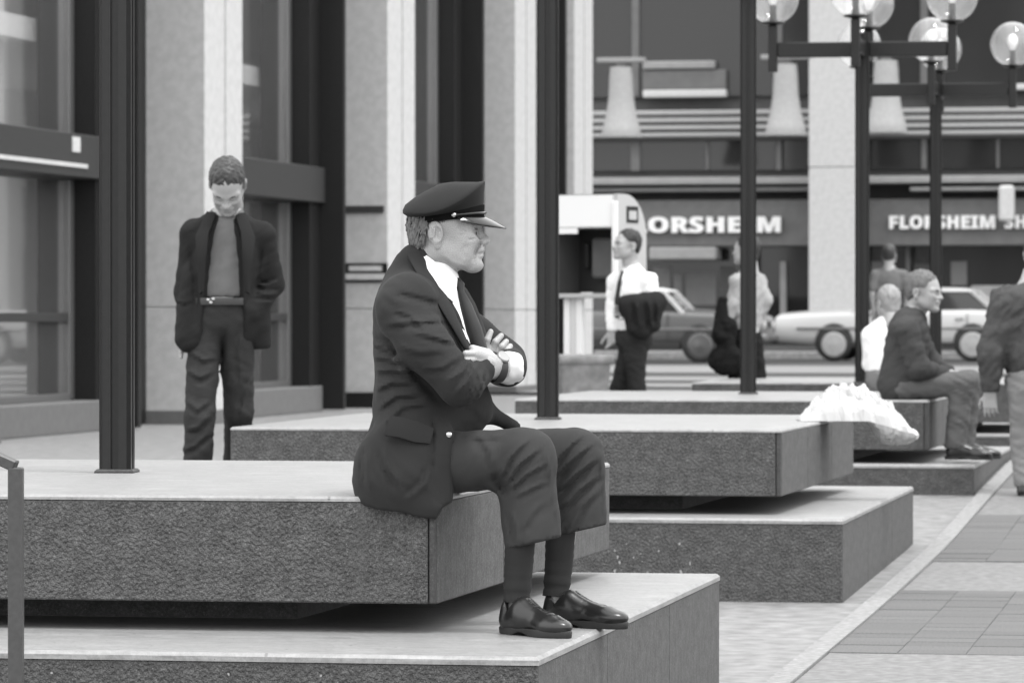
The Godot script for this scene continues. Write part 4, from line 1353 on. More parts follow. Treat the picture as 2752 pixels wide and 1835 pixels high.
	for e in [[Vector3(0.134, 0.394, -0.01), Vector3(0.143, 0.425, -0.005), Vector3(0.152, 0.447, -0.015)], [Vector3(0.153, 0.394, -0.02), Vector3(0.165, 0.419, -0.012), Vector3(0.181, 0.436, -0.025)], [Vector3(0.171, 0.391, -0.03), Vector3(0.182, 0.406, -0.02), Vector3(0.195, 0.42, -0.035)], [Vector3(0.187, 0.389, -0.04), Vector3(0.198, 0.397, -0.03), Vector3(0.206, 0.407, -0.045)]]:
		hf.cone(e[0], e[1], .0098, .0094, 0.0015)
		hf.cone(e[1], e[2], .0096, .0082, 0.002)
	hf.cone(Vector3(0.138, 0.383, -0.02), Vector3(0.18, 0.379, -0.04), .02, .018, 0.02)
	body.add(hf.skin())
	put(body, "body", skin, t)
	# eyes and brows
	for g in [-1.0, 1.0]:
		var ey := MB.new()
		ey.lathe([[0.0005, 0.0], [0.0055, 0.0004], [0.007, 0.002], [0.0005, 0.0035]], 12)
		var e2 := MB.new()
		e2.add(ey, hx * Transform3D(Basis(Vector3(0, 0, 1), -PI / 2), Vector3(0.1052, 0.008, 0.031 * g)))
		put(e2, "iris", mats["black"], t)
		var br := MB.new()
		br.tube([hx * Vector3(0.118, 0.03, 0.014 * g), hx * Vector3(0.114, 0.034, 0.032 * g), hx * Vector3(0.096, 0.031, 0.052 * g)], [0.003, 0.0045, 0.0025], 8)
		put(br, "eyebrow", mats["hair_grey"], t)
	# hair below the cap
	var hr := SDF.new(Vector3(-0.1, -0.08, -0.095), Vector3(0.06, 0.1, 0.095), 0.0025)
	hr.ell(Vector3(-0.002, 0.03, 0), Vector3(0.083, 0.082, 0.0775), 0.01)
	hr.ell(Vector3(-0.038, -0.015, 0), Vector3(0.036, 0.042, 0.058), 0.03)
	hr.cone(Vector3(0.014, 0.04, 0.066), Vector3(0.018, 0.008, 0.0655), 0.008, 0.005, 0.008)
	hr.cone(Vector3(0.014, 0.04, -0.066), Vector3(0.018, 0.008, -0.0655), 0.008, 0.005, 0.008)
	hr.notch(Vector3(-0.022, 0.03, 0), Vector3(1, -0.25, 0), Vector3(0.15, -1, 0))
	hr.notch(Vector3(0.022, 0.06, 0), Vector3(1, 0, 0), Vector3(1, -0.3, 0))
	hr.ripple(5, 0.006, Vector3(60, 22, 60), 2)
	hr.ripple(6, 0.005, Vector3(150, 35, 150), 1, Basis(Vector3(0, 0, 1), 0.35))
	var hm := MB.new()
	hm.add(hr.skin(), hx)
	put(hm, "hair", mats["hair_grey"], t)
	capped_hat(t, hx)

func capped_hat(t: Node3D, hx: Transform3D) -> void:
	# rings: front x, back x, half width, height at back / side / front (in the head's frame)
	var ring := func(x0: float, x1: float, w: float, yb: float, ym: float, yf: float) -> Array:
		var r := []
		for k in 44:
			var a := TAU * k / 44
			var c := cos(a)
			var y := ym + (yf - yb) * 0.5 * c + ((yf + yb) * 0.5 - ym) * c * c
			r.append(hx * Vector3((x0 + x1) * 0.5 + (x1 - x0) * 0.5 * c, y, sin(a) * w))
		return r
	var cr := MB.new()
	cr.loft([ring.call(-.078, .125, .083, .045, .058, .085), ring.call(-.088, .126, .1, .052, .066, .12), ring.call(-.097, .128, .122, .058, .0635, .147), ring.call(-.0985, .1275, .125, .066, .071, .151), ring.call(-.092, .122, .117, .082, .088, .1515), ring.call(-.066, .108, .095, .103, .118, .149), ring.call(-.03, .085, .06, .124, .139, .1485), ring.call(0.0, .06, .025, .140, .146, .148), ring.call(.028, .032, .001, .1455, .1455, .1455)], true)
	var hat := put(cr, "cap", mats["cap_cloth"], t)
	var bd := MB.new()
	bd.loft([ring.call(-.076, .123, .0815, .022, .04, .048), ring.call(-.0805, .127, .0845, .024, .042, .05), ring.call(-.0805, .128, .085, .045, .06, .086), ring.call(-.077, .124, .083, .047, .062, .088)], true)
	put(bd, "cap_band", mats["cap_band"], hat)
	var st := MB.new()
	var pts := []
	var rad := []
	for k in 25:
		var a := lerpf(-1.35, 1.35, k / 24.0)
		pts.append(hx * Vector3(0.0235 + 0.1065 * cos(a), 0.052 + 0.012 * cos(a), sin(a) * 0.0875))
		rad.append(0.0042)
	st.tube(pts, rad, 8)
	put(st, "chin_strap", mats["patent"], hat)
	for g in [-1.0, 1.0]:
		var b := MB.new()
		b.lathe([[0.0005, 0.006], [0.005, 0.005], [0.007, 0.002], [0.007, 0.0]], 12)
		var b2 := MB.new()
		b2.add(b, hx * Transform3D(Basis(Vector3.RIGHT, PI / 2 * g), Vector3(0.046, 0.056, 0.088 * g)))
		put(b2, "strap_button", mats["brass"], hat)
	var vz := MB.new()
	var up := []
	var lo := []
	for j in 9:
		var e := j / 8.0
		var ru := []
		var rl := []
		for k in 31:
			var a := lerpf(-1.33, 1.33, k / 30.0)
			var reach := 0.062 * pow(maxf(cos(a), 0.0), 0.75)
			var x := 0.0235 + 0.1035 * cos(a) + reach * e
			var y := 0.0505 + 0.004 * cos(a) - (0.026 * e + 0.006 * e * e) * pow(maxf(cos(a), 0.0), 0.6) + 0.012 * (1.0 - cos(a)) * 0.0
			var z := sin(a) * (0.0845 + 0.006 * e)
			ru.append(hx * Vector3(x, y + 0.0015, z))
			rl.append(hx * Vector3(x, y - 0.0015, z))
		up.append(ru)
		lo.append(rl)
	var all := []
	for r in up:
		all.append(r)
	for i in range(lo.size() - 1, -1, -1):
		all.append(lo[i])
	vz.loft(all, false)
	put(vz, "visor", mats["patent"], hat)

func make_people_materials() -> void:
	mat("skin", 0.46, 0.48, ["pores", 9.0, "pores", 0.12])
	mat("suit", 0.037, 0.9, ["weave", 14.0], 0.0, 0.25)
	mat("suit_trousers", 0.053, 0.9, ["weave", 14.0], 0.0, 0.25)
	for k in ["suit", "suit_trousers"]:
		mats[k].rim_enabled = true
		mats[k].rim = 0.12
	mat("tie", 0.012, 0.6)
	mat("shirt", 0.86, 0.8)
	mat("cuff", 0.6, 0.85)  # shirt cloth, with the shade on the cuff put into a darker colour
	mat("sock", 0.02, 0.95, ["weave", 20.0])
	mat("shoe_leather", 0.014, 0.28, ["dust", 12.0])
	mat("leather", 0.03, 0.5)
	mat("watch", 0.3, 0.3, [], 0.3)
	mat("brass", 0.6, 0.25, [], 1.0)
	mat("hair_grey", 0.14, 0.6, ["weave", 25.0])
	mat("hair_dark", 0.02, 0.5, ["weave", 25.0])
	mat("hair_mid", 0.035, 0.5, ["weave", 25.0])
	mat("hair_fair", 0.33, 0.5, ["weave", 25.0])
	mat("cap_cloth", 0.03, 0.9, ["weave", 14.0], 0.0, 0.25)
	mat("cap_band", 0.006, 0.9, [], 0.0, 0.2)
	mat("patent", 0.01, 0.12)
	mats["cap_cloth"].rim_enabled = true
	mats["cap_cloth"].rim = 0.15

func _ready() -> void:
	# camera
	var cam := Camera3D.new()
	cam.name = "camera"
	add_child(cam)
	var at := CameraAttributesPhysical.new()
	at.frustum_focal_length = 153.06
	at.frustum_near = 0.2
	at.frustum_far = 3000.0
	at.frustum_focus_distance = 12.0
	at.exposure_aperture = 10.5
	cam.attributes = at
	cam.position = Vector3(0, 1.0, 0)
	cam.rotation_degrees = Vector3(-0.332, 0, 0)
	cam.current = true
	# sky, sun, exposure
	var we := WorldEnvironment.new()
	we.name = "environment"
	var en := Environment.new()
	var sky := Sky.new()
	var sm := ProceduralSkyMaterial.new()
	sm.sky_top_color = Color(0.97, 0.97, 0.97)
	sm.sky_horizon_color = Color(0.85, 0.85, 0.85)
	sm.ground_horizon_color = Color(0.5, 0.5, 0.5)
	sm.ground_bottom_color = Color(0.4, 0.4, 0.4)
	sm.sun_angle_max = 0.0
	sky.sky_material = sm
	en.background_mode = Environment.BG_SKY
	en.sky = sky
	en.tonemap_mode = Environment.TONE_MAPPER_LINEAR
	en.tonemap_exposure = 2.8
	en.sdfgi_enabled = true
	en.ssao_enabled = true
	en.ssil_enabled = true
	we.environment = en
	add_child(we)
	var sun := DirectionalLight3D.new()
	sun.name = "sun"
	add_child(sun)
	sun.light_energy = 0.3
	sun.light_color = Color(1, 1, 1)
	sun.light_angular_distance = 12.0
	sun.shadow_enabled = true
	sun.look_at_from_position(Vector3(3.5, 14, 2), Vector3.ZERO)
	# the place
	make_textures()
	make_materials()
	make_ground()
	var near := granite_block(Vector3(-0.204, 0, -11.79), 0.75, 0.408, false, "nearest granite block, the capped man sits on it", -0.34)
	var second := granite_block(Vector3(1.166, 0, -18.83), 0.343, 0.302, true, "second granite block, a white plastic bag lies on its corner", -0.30)
	granite_block(Vector3(2.43, 0, -25.4), 0.16, 0.28, true, "third granite block, a man in a dark jacket sits on its right edge", -0.12)
	granite_block(Vector3(3.75, 0, -31.9), 0.2, 0.28, true, "farthest granite block, partly hidden behind the seated man in dark jacket", -0.05)
	flecks(near, 5, 6, -1.1, 0.35, -0.1, 0.09, 0.7505, 0.006)
	flecks(second, 9, 14, -0.75, -0.35, -0.1, 0.03, 0.3435, 0.007)
	lamp_post(Vector3(-1.239, 0.51, -13.643), 3.25, TURN + 0.1, "nearest dark lamp post, on the block behind the capped man")
	lamp_post(Vector3(0.171, 0.51, -20.661), 3.2, TURN + 0.1, "second dark lamp post, to the right of the capped man")
	lamp_post(Vector3(1.488, 0.51, -27.397), 3.2, TURN + 0.1, "third dark lamp post, in front of the woman with the bag")
	lamp_post(Vector3(2.564, 0.51, -31.847), 2.95, TURN + 0.02, "lamp post whose upper globe arms cross the pale pillar")
	lamp_post(Vector3(3.634, 0.511, -37.313), 2.94, TURN + 0.02, "farthest lamp post, rising behind the seated man in dark jacket")
	left_building()
	shop_building()
	hanging_shade(Vector3(2.145, 4.504, -85.47), 1.0, "leftmost flared pale shade hanging on the shop building")
	hanging_shade(Vector3(5.286, 4.479, -84.034), 1.0, "flared pale shade just left of the tall pale pillar")
	hanging_shade(Vector3(7.107, 4.471, -82.645), 1.0, "flared pale shade just right of the tall pale pillar")
	more()
# a clothed figure from its joints; o holds the materials and sizes
func figure(t: Node3D, j: Dictionary, o: Dictionary) -> Transform3D:
	var f: Vector3 = j.fwd.normalized()
	var bs := Basis(f, Vector3.UP, f.cross(Vector3.UP).normalized())
	var cell: float = o.get("cell", 0.016)
	var w: float = o.get("w", 1.0)
	var lo := Vector3.INF
	var hi := -Vector3.INF
	for k in ["head", "pelvis", "sh_a", "sh_b", "el_a", "el_b", "wr_a", "wr_b", "kn_a", "kn_b", "an_a", "an_b"]:
		lo = lo.min(j[k])
		hi = hi.max(j[k])
	# body: one skin with the head and hands added in finer grids
	var b := MB.new()
	var s := SDF.new(lo - Vector3(0.16, 0.06, 0.16), Vector3(hi.x + 0.16, j.neck.y + 0.12, hi.z + 0.16), 0.03)
	s.ell(j.neck.lerp(j.pelvis, 0.32), Vector3(.085, .17, .13), 0.05, 0, bs)
	s.ell(j.pelvis, Vector3(.085, .12, .12), 0.05, 0, bs)
	s.cone(j.neck.lerp(j.pelvis, 0.1), j.pelvis, .08, .09, 0.05)
	s.cone(j.neck + Vector3.UP * 0.03, j.neck.lerp(j.pelvis, 0.2), .05, .055, 0.03)
	s.cone(j.sh_a, j.sh_b, .045, .045, 0.03)
	for k in ["a", "b"]:
		s.cone(j["sh_" + k], j["el_" + k], .042, .036, 0.02)
		s.cone(j["el_" + k], j["wr_" + k], .036, .03, 0.02)
		s.cone(j.pelvis.lerp(j["hip_" + k], 0.8), j["kn_" + k], .055, .03, 0.02)
		s.cone(j["kn_" + k], j["an_" + k], .03, .026, 0.02)
	b.add(s.skin())
	var hx := frame(j.head, j.look, j.get("head_up", Vector3.UP))
	b.add(head_skin(o.get("head_cell", 0.006), o.get("old", 0.0)), hx)
	for k in ["a", "b"]:
		var d: Vector3 = j.get("hand_" + k, (j["wr_" + k] - j["el_" + k]).normalized())
		b.add(hand_skin(o.get("hand_cell", 0.006), -1.0 if k == "a" else 1.0, o.get("curl", [0.3, 0.3, 0.35, 0.4, 0.45])), frame(j["wr_" + k], d, j.get("back_" + k, -f)))
	put(b, "body", mats[o.skin], t)
	# hair
	if o.has("hair"):
		var h := SDF.new(Vector3(-0.13, -0.14, -0.11), Vector3(0.13, 0.17, 0.11), maxf(o.get("head_cell", 0.006), 0.004))
		h.ell(Vector3(0.002, 0.052, 0), Vector3(0.1, 0.092, 0.083), 0.01)
		h.ell(Vector3(-0.03, -0.005, 0), Vector3(0.052, 0.06 + o.get("hair_long", 0.0), 0.07), 0.03)
		h.notch(Vector3(0.0, 0.035, 0), Vector3(1, -0.5, 0), Vector3(0.25, -1, 0))
		h.notch(Vector3(0.062, 0.075, 0), Vector3(1, -0.2, 0), Vector3(0.5, -1, 0))
		h.ripple(o.get("seed", 3), o.get("hair_wave", 0.008), Vector3(40, 12, 40), 2)
		var hm := MB.new()
		hm.add(h.skin(), hx)
		put(hm, "hair", mats[o.hair], t)
	for g in [-1.0, 1.0]:
		var br := MB.new()
		br.tube([hx * Vector3(0.118, 0.03, 0.014 * g), hx * Vector3(0.113, 0.034, 0.032 * g), hx * Vector3(0.095, 0.031, 0.052 * g)], [0.003, 0.0045, 0.0025], 6)
		put(br, "eyebrow", mats[o.get("hair", "hair_mid")], t)
	# upper garment
	var top: Dictionary = o.top
	var inf: float = top.get("thick", 0.0)
	var hem: float = top.get("hem", 0.0)
	var pc: Vector3 = j.pelvis
	s = SDF.new(lo.min(pc - Vector3(0.2, 0.2, 0.2)) - Vector3(0.14, 0.06, 0.14), Vector3(hi.x + 0.16, j.neck.y + 0.1, hi.z + 0.16), cell)
	s.ell(j.neck.lerp(pc, 0.36), Vector3(.115 * w + inf, .2, .165 * w + inf), 0.06, 0, bs)
	s.ell(j.neck.lerp(pc, 0.72), Vector3(.11 * w + inf, .19, .15 * w + inf), 0.06, 0, bs)
	if hem > 0.0:
		s.ell(pc, Vector3(.115 * w + inf, .14 + hem, .165 * w + inf), 0.05, 0, bs)
	var sr: float = top.get("shoulder", .062)
	s.cone(j.sh_a.lerp(j.sh_b, 0.12 if sr < .06 else 0.0), j.sh_b.lerp(j.sh_a, 0.12 if sr < .06 else 0.0), sr + inf * 0.6, sr + inf * 0.6, 0.05)
	s.cone(j.neck - Vector3.UP * 0.02, j.neck.lerp(pc, 0.2), .062, .075, 0.05)
	for k in ["a", "b"]:
		var sl: float = top.get("sleeve", 1.0)
		if sl > 0.0:
			s.cone(j["sh_" + k], j["sh_" + k].lerp(j["el_" + k], minf(1.0, sl * 2.0)), .066 + inf, .056 + inf * 0.8, 0.03)
		if sl > 0.5:
			s.cone(j["el_" + k], j["el_" + k].lerp(j["wr_" + k], (sl - 0.5) * 2.0), .056 + inf * 0.8, .044 + inf * 0.6, 0.03)
	for e in top.get("extra", []):
		s.cone(e[0], e[1], e[2], e[3], e[4])
	s.ripple(o.get("seed", 3), top.get("fold", 0.01) * 0.5, Vector3(7, 5, 7), 2)
	s.ripple(o.get("seed", 3) + 50, top.get("fold", 0.01) * 0.7, Vector3(13, 6, 6), 2, Basis(Vector3(0, 0, 1), 0.7), true)
	s.clip(pc + Vector3.UP * top.get("hem_y", -0.02), Vector3.DOWN)
	s.clip(j.neck + Vector3(0, top.get("collar", 0.035), 0) + f * 0.03, Vector3(0, 1, 0) + f * 0.55)
	for e in top.get("crease", []):
		s.crease(e[0], e[1], e[2], e[3], e[4], e[5])
	for e in top.get("notch", []):
		s.notch(e[0], e[1], e[2])
	put(s.skin(), top.called, mats[top.mat], t)
	# trousers
	var leg: Dictionary = o.leg
	s = SDF.new(lo - Vector3(0.16, 0.1, 0.16), Vector3(hi.x + 0.16, pc.y + 0.2, hi.z + 0.16), cell)
	s.ell(pc, Vector3(.115 * w, .13, .155 * w), 0.05, 0, bs)
	for k in ["a", "b"]:
		s.cone(pc.lerp(j["hip_" + k], 0.9), j["kn_" + k], .09 * w, leg.get("knee", .072), 0.03)
		s.cone(j["kn_" + k], j["an_" + k], leg.get("knee", .072), leg.get("hem", .062), 0.03)
	for e in leg.get("extra", []):
		s.cone(e[0], e[1], e[2], e[3], e[4])
	s.ripple(o.get("seed", 3) + 7, leg.get("fold", 0.01) * 0.5, Vector3(6, 6, 6), 2)
	s.ripple(o.get("seed", 3) + 70, leg.get("fold", 0.01) * 0.7, Vector3(5, 13, 6), 2, Basis(Vector3(0, 0, 1), 0.5), true)
	for e in leg.get("crease", []):
		s.crease(e[0], e[1], e[2], e[3], e[4], e[5])
	s.clip(pc + Vector3.UP * leg.get("waist", 0.12), Vector3.UP)
	var low: float = minf(j.an_a.y, j.an_b.y) - 0.02
	s.clip(Vector3(0, low, 0), Vector3.DOWN)
	put(s.skin(), leg.get("called", "trousers"), mats[leg.mat], t)
	for k in ["a", "b"]:
		var fd: Vector3 = j.get("foot_" + k, f)
		shoe(t, j["an_" + k] - fd.normalized() * 0.06 - Vector3.UP * j.get("ankle", 0.085), fd, mats[o.get("shoe", "shoe_leather")])
	return hx

func mirror_cloth(called: String, l: float, rough := 0.9) -> void:
	mat(called, l, rough, ["weave", 14.0], 0.0, 0.25)

func other_people() -> void:
	for e in [["cloth_dark", 0.024], ["cloth_charcoal", 0.04], ["cloth_grey", 0.085], ["cloth_tee", 0.19], ["cloth_light", 0.26], ["cloth_mid", 0.15], ["cloth_blouse", 0.42], ["cloth_black", 0.012], ["cloth_jacket", 0.07]]:
		mirror_cloth(e[0], e[1])
	# the man who walks towards us on the left, looking down
	var t := thing("person", "man in open dark jacket and grey shirt walking with head bowed", "person", Vector3(-1.302, 0, -20.0))
	figure(t, {"fwd": Vector3(-0.05, 0, 1), "look": Vector3(-0.03, -1.05, 0.9), "head": Vector3(-0.001, 1.606, 0.05), "neck": Vector3(-0.008, 1.473, -0.03), "pelvis": Vector3(-0.038, 1.002, 0),
		"sh_a": Vector3(-0.17, 1.392, 0), "sh_b": Vector3(0.162, 1.38, 0), "el_a": Vector3(-0.204, 1.108, -0.03), "wr_a": Vector3(-0.158, 0.922, 0), "hand_a": Vector3(0.1, -1, 0), "el_b": Vector3(0.2, 1.148, -0.04), "wr_b": Vector3(0.084, 1, 0.03), "hand_b": Vector3(-0.1, -1, -0.05), "back_b": Vector3(0.3, 0, 1),
		"hip_a": Vector3(-0.114, 0.962, 0), "hip_b": Vector3(0.04, 0.962, 0), "kn_a": Vector3(-0.127, 0.534, 0.1), "an_a": Vector3(-0.147, 0.077, 0.1), "kn_b": Vector3(0.043, 0.561, -0.05), "an_b": Vector3(0.005, 0.104, -0.4)},
		{"skin": "skin_tan", "hair": "hair_mid", "hair_wave": 0.005, "head_cell": 0.004, "hand_cell": 0.005, "cell": 0.012, "seed": 11, "w": 0.98,
		"top": {"called": "shirt", "mat": "cloth_tee", "sleeve": 0.0, "shoulder": .04, "collar": 0.012, "hem_y": 0.085, "fold": 0.006},
		"leg": {"mat": "cloth_charcoal", "knee": .068, "hem": .07, "fold": 0.008, "waist": 0.1, "crease": [
			[[Vector3(-0.21, 0.852, 0), Vector3(-0.11, 0.792, 0), Vector3(-0.04, 0.802, 0)], .014, .012, 2, 0.0, 0.3], [[Vector3(-0.2, 0.752, 0), Vector3(-0.12, 0.708, 0), Vector3(-0.05, 0.752, 0)], .014, .012, 2, 0.0, 0.3], [[Vector3(-0.194, 0.612, 0), Vector3(-0.13, 0.562, 0), Vector3(-0.06, 0.622, 0)], .014, .012, 2, 0.0, 0.3], [[Vector3(-0.2, 0.472, 0), Vector3(-0.13, 0.482, 0), Vector3(-0.054, 0.562, 0)], .014, .012, 2, 0.0, 0.3], [[Vector3(-0.22, 0.372, 0), Vector3(-0.14, 0.402, 0), Vector3(-0.066, 0.472, 0)], .014, .012, 2, 0.0, 0.3],
			[[Vector3(-0.01, 0.962, 0), Vector3(-0.026, 0.872, 0), Vector3(-0.03, 0.752, 0)], .014, .016, 0, 0.0, 0.3], [[Vector3(0.07, 0.972, 0), Vector3(0.04, 0.852, 0), Vector3(0.054, 0.652, 0)], .014, .008, 2, 0.0, 0.3], [[Vector3(0.12, 0.752, 0), Vector3(0.07, 0.652, 0), Vector3(0.04, 0.492, 0)], .014, .010, 2, 0.0, 0.3]]}})
	var s := SDF.new(Vector3(-0.353, 0.749, -0.28), Vector3(0.344, 1.485, 0.28), 0.011)
	s.ell(Vector3(-0.01, 1.252, 0), Vector3(.18, .22, .13), 0.06)
	s.ell(Vector3(-0.021, 1.012, -0.01), Vector3(.178, .2, .135), 0.06)
	s.cone(Vector3(-0.15, 1.38, 0), Vector3(0.146, 1.368, 0), .06, .06, 0.05)
	s.cone(Vector3(-0.062, 1.413, -0.03), Vector3(0.048, 1.409, -0.03), .065, .065, 0.06)
	s.cone(Vector3(-0.009, 1.405, -0.05), Vector3(-0.009, 1.373, -0.04), .07, .09, 0.04)
	s.cone(Vector3(-0.168, 1.384, 0), Vector3(-0.204, 1.108, -0.03), .058, .048, 0.03)
	s.cone(Vector3(-0.204, 1.108, -0.03), Vector3(-0.183, 0.922, 0.04), .048, .044, 0.03)
	s.cone(Vector3(0.158, 1.372, 0), Vector3(0.2, 1.148, -0.04), .06, .05, 0.03)
	s.cone(Vector3(0.2, 1.148, -0.04), Vector3(0.106, 1.02, 0.06), .05, .042, 0.025)
	s.cone(Vector3(-0.154, 1.172, 0.03), Vector3(-0.174, 0.892, 0.06), .06, .062, 0.06)
	s.cone(Vector3(0.129, 1.052, -0.02), Vector3(0.144, 0.882, -0.04), .06, .05, 0.05)
	s.notch(Vector3(-0.018, 1.252, 0), Vector3(.13, -0.012, .09), Vector3(-.13, -0.012, .1))
	for e in [[[Vector3(0.15, 1.332, 0), Vector3(0.134, 1.212, 0), Vector3(0.126, 1.072, 0)], .014, .016, 0], [[Vector3(-0.174, 1.332, 0), Vector3(-0.15, 1.172, 0), Vector3(-0.146, 0.932, 0)], .014, .014, 0], [[Vector3(0.23, 1.172, 0), Vector3(0.174, 1.148, 0), Vector3(0.13, 1.156, 0)], .010, .012, 2], [[Vector3(0.24, 1.116, 0), Vector3(0.174, 1.108, 0), Vector3(0.12, 1.128, 0)], .010, .012, 2], [[Vector3(0.22, 1.072, 0), Vector3(0.162, 1.072, 0), Vector3(0.1, 1.072, 0)], .010, .010, 2], [[Vector3(0.07, 1.372, 0), Vector3(0.1, 1.252, 0), Vector3(0.09, 1.092, 0)], .014, .010, 2], [[Vector3(-0.25, 1.072, 0), Vector3(-0.2, 1.052, 0), Vector3(-0.16, 1.072, 0)], .010, .008, 2]]:
		s.crease(e[0], e[1], e[2], e[3], -0.02, 0.3)
	s.ripple(13, 0.005, Vector3(6, 4, 6), 2)
	s.ripple(14, 0.004, Vector3(13, 5, 6), 2, Basis(Vector3(0, 0, 1), 0.9), true)
	s.clip(Vector3(-0.026, 0.84, 0), Vector3(0.05, -1, 0))
	put(s.skin(), "jacket", mats["cloth_dark"], t)
	var lp := leaf([Vector3(-0.054, 1.455, 0.06), Vector3(-0.079, 1.379, 0.16), Vector3(-0.092, 1.25, 0.172), Vector3(-0.102, 1.111, 0.17)], [Vector3(-0.097, 1.472, 0.02), Vector3(-0.139, 1.359, 0.145), Vector3(-0.13, 1.23, 0.16), Vector3(-0.115, 1.099, 0.155)], 0.012)
	put(lp, "lapel", mats["cloth_dark"], t)
	lp = leaf([Vector3(0.034, 1.455, 0.06), Vector3(0.064, 1.379, 0.16), Vector3(0.073, 1.25, 0.172), Vector3(0.084, 1.111, 0.17)], [Vector3(0.075, 1.468, 0.02), Vector3(0.127, 1.353, 0.145), Vector3(0.116, 1.23, 0.165), Vector3(0.099, 1.099, 0.155)], 0.012)
	put(lp, "lapel", mats["cloth_dark"], t)
	var bl := MB.new()
	var bring := []
	for e in [[0.0, 1.0], [0.0, 1.05], [0.032, 1.05], [0.032, 1.0]]:
		var r := []
		for k in 30:
			var a := TAU * k / 30
			r.append(Vector3(-0.034, 1.068, 0) + Vector3(cos(a) * 0.158 * e[1], e[0] - 0.016, sin(a) * 0.118 * e[1]))
		bring.append(r)
	bl.loft(bring, true)
	var belt := put(bl, "belt", mats["leather"], t)
	for e in [[482, 688], [493, 686], [488, 694]]:
		var bu := MB.new()
		bu.box(Vector3((e[0] - 1176.0) * 0.002 + 1.302, 1.0 + (726.0 - e[1]) * 0.002, 0.126), Vector3(0.014, 0.012, 0.006), 0.002)
		put(bu, "buckle", mats["brass"], belt)

	# the man in the white shirt, crossing to the left
	t = thing("person", "man in white shirt and tie carrying a dark jacket over his arm", "person", Vector3(.88, .05, -33.3))
	var qx := figure(t, {"fwd": Vector3(-0.65, 0, 0.75), "look": Vector3(-0.93, 0.06, 0.38), "head": Vector3(0.019, 1.479, 0), "neck": Vector3(0.039, 1.336, 0), "pelvis": Vector3(0.052, 0.777, 0),
		"sh_a": Vector3(-0.091, 1.211, -0.12), "sh_b": Vector3(0.162, 1.219, 0.12), "el_a": Vector3(-0.105, 1.02, -0.12), "wr_a": Vector3(-0.113, 0.843, -0.06), "el_b": Vector3(0.214, 1.01, 0.16), "wr_b": Vector3(0.013, 0.996, 0.24),
		"hip_a": Vector3(0.041, 0.736, -0.08), "hip_b": Vector3(0.063, 0.737, 0.08), "kn_a": Vector3(-0.052, 0.403, -0.08), "an_a": Vector3(-0.126, 0.085, -0.08), "kn_b": Vector3(0.07, 0.405, 0.08), "an_b": Vector3(0.137, 0.09, 0.08)},
		{"skin": "skin", "hair": "hair_dark", "seed": 21, "w": 1.08, "top": {"called": "shirt", "mat": "shirt", "hem_y": 0.06, "fold": 0.012}, "leg": {"mat": "cloth_charcoal", "fold": 0.014}})
	s = SDF.new(Vector3(-0.085, 0.704, 0.05), Vector3(0.316, 1.2, 0.45), 0.014)
	s.cone(Vector3(-0.014, 1.043, 0.26), Vector3(0.232, 1.069, 0.2), .06, .065, 0.04)
	s.cone(Vector3(0.009, 1.019, 0.27), Vector3(0.031, 0.864, 0.28), .05, .045, 0.11)
	s.cone(Vector3(0.098, 1.019, 0.27), Vector3(0.118, 0.811, 0.27), .05, .045, 0.11)
	s.cone(Vector3(0.191, 1.036, 0.24), Vector3(0.217, 0.877, 0.25), .055, .04, 0.11)
	for e in [[[Vector3(0.039, 1.07, 0), Vector3(0.059, 0.97, 0), Vector3(0.072, 0.837, 0)], .02, .02, 2], [[Vector3(0.132, 1.087, 0), Vector3(0.159, 0.97, 0), Vector3(0.172, 0.82, 0)], .02, .02, 2], [[Vector3(0.216, 1.07, 0), Vector3(0.216, 0.97, 0), Vector3(0.199, 0.87, 0)], .02, .016, 2]]:
		s.crease(e[0], e[1], e[2], e[3], 0.05, 0.45)
	s.ripple(4, 0.008, Vector3(9, 6, 9), 2)
	var cj := put(s.skin(), "folded_jacket", mats["cloth_dark"], null)
	cj.position = Vector3(.88, .05, -33.3)
	tag(cj, "dark jacket draped over the arm of the man in white shirt", "jacket")
	var tie := MB.new()
	tie.tube([Vector3(-0.035, 1.296, 0.05), Vector3(-0.056, 1.203, 0.06), Vector3(-0.072, 1.07, 0.05), Vector3(-0.075, 0.937, 0.04)], [.012, .02, .026, .02], 8)
	put(tie, "tie", mats["tie"], t)
	var mo := MB.new()
	mo.tube([qx * Vector3(0.112, -0.036, -0.024), qx * Vector3(0.13, -0.031, 0.0), qx * Vector3(0.112, -0.036, 0.024)], [0.004, 0.007, 0.004], 8)
	put(mo, "moustache", mats["hair_dark"], t)

	# the woman behind the third post
	t = thing("person", "woman in pale blouse and dark skirt behind the third lamp post", "person", Vector3(1.87, .05, -34.5))
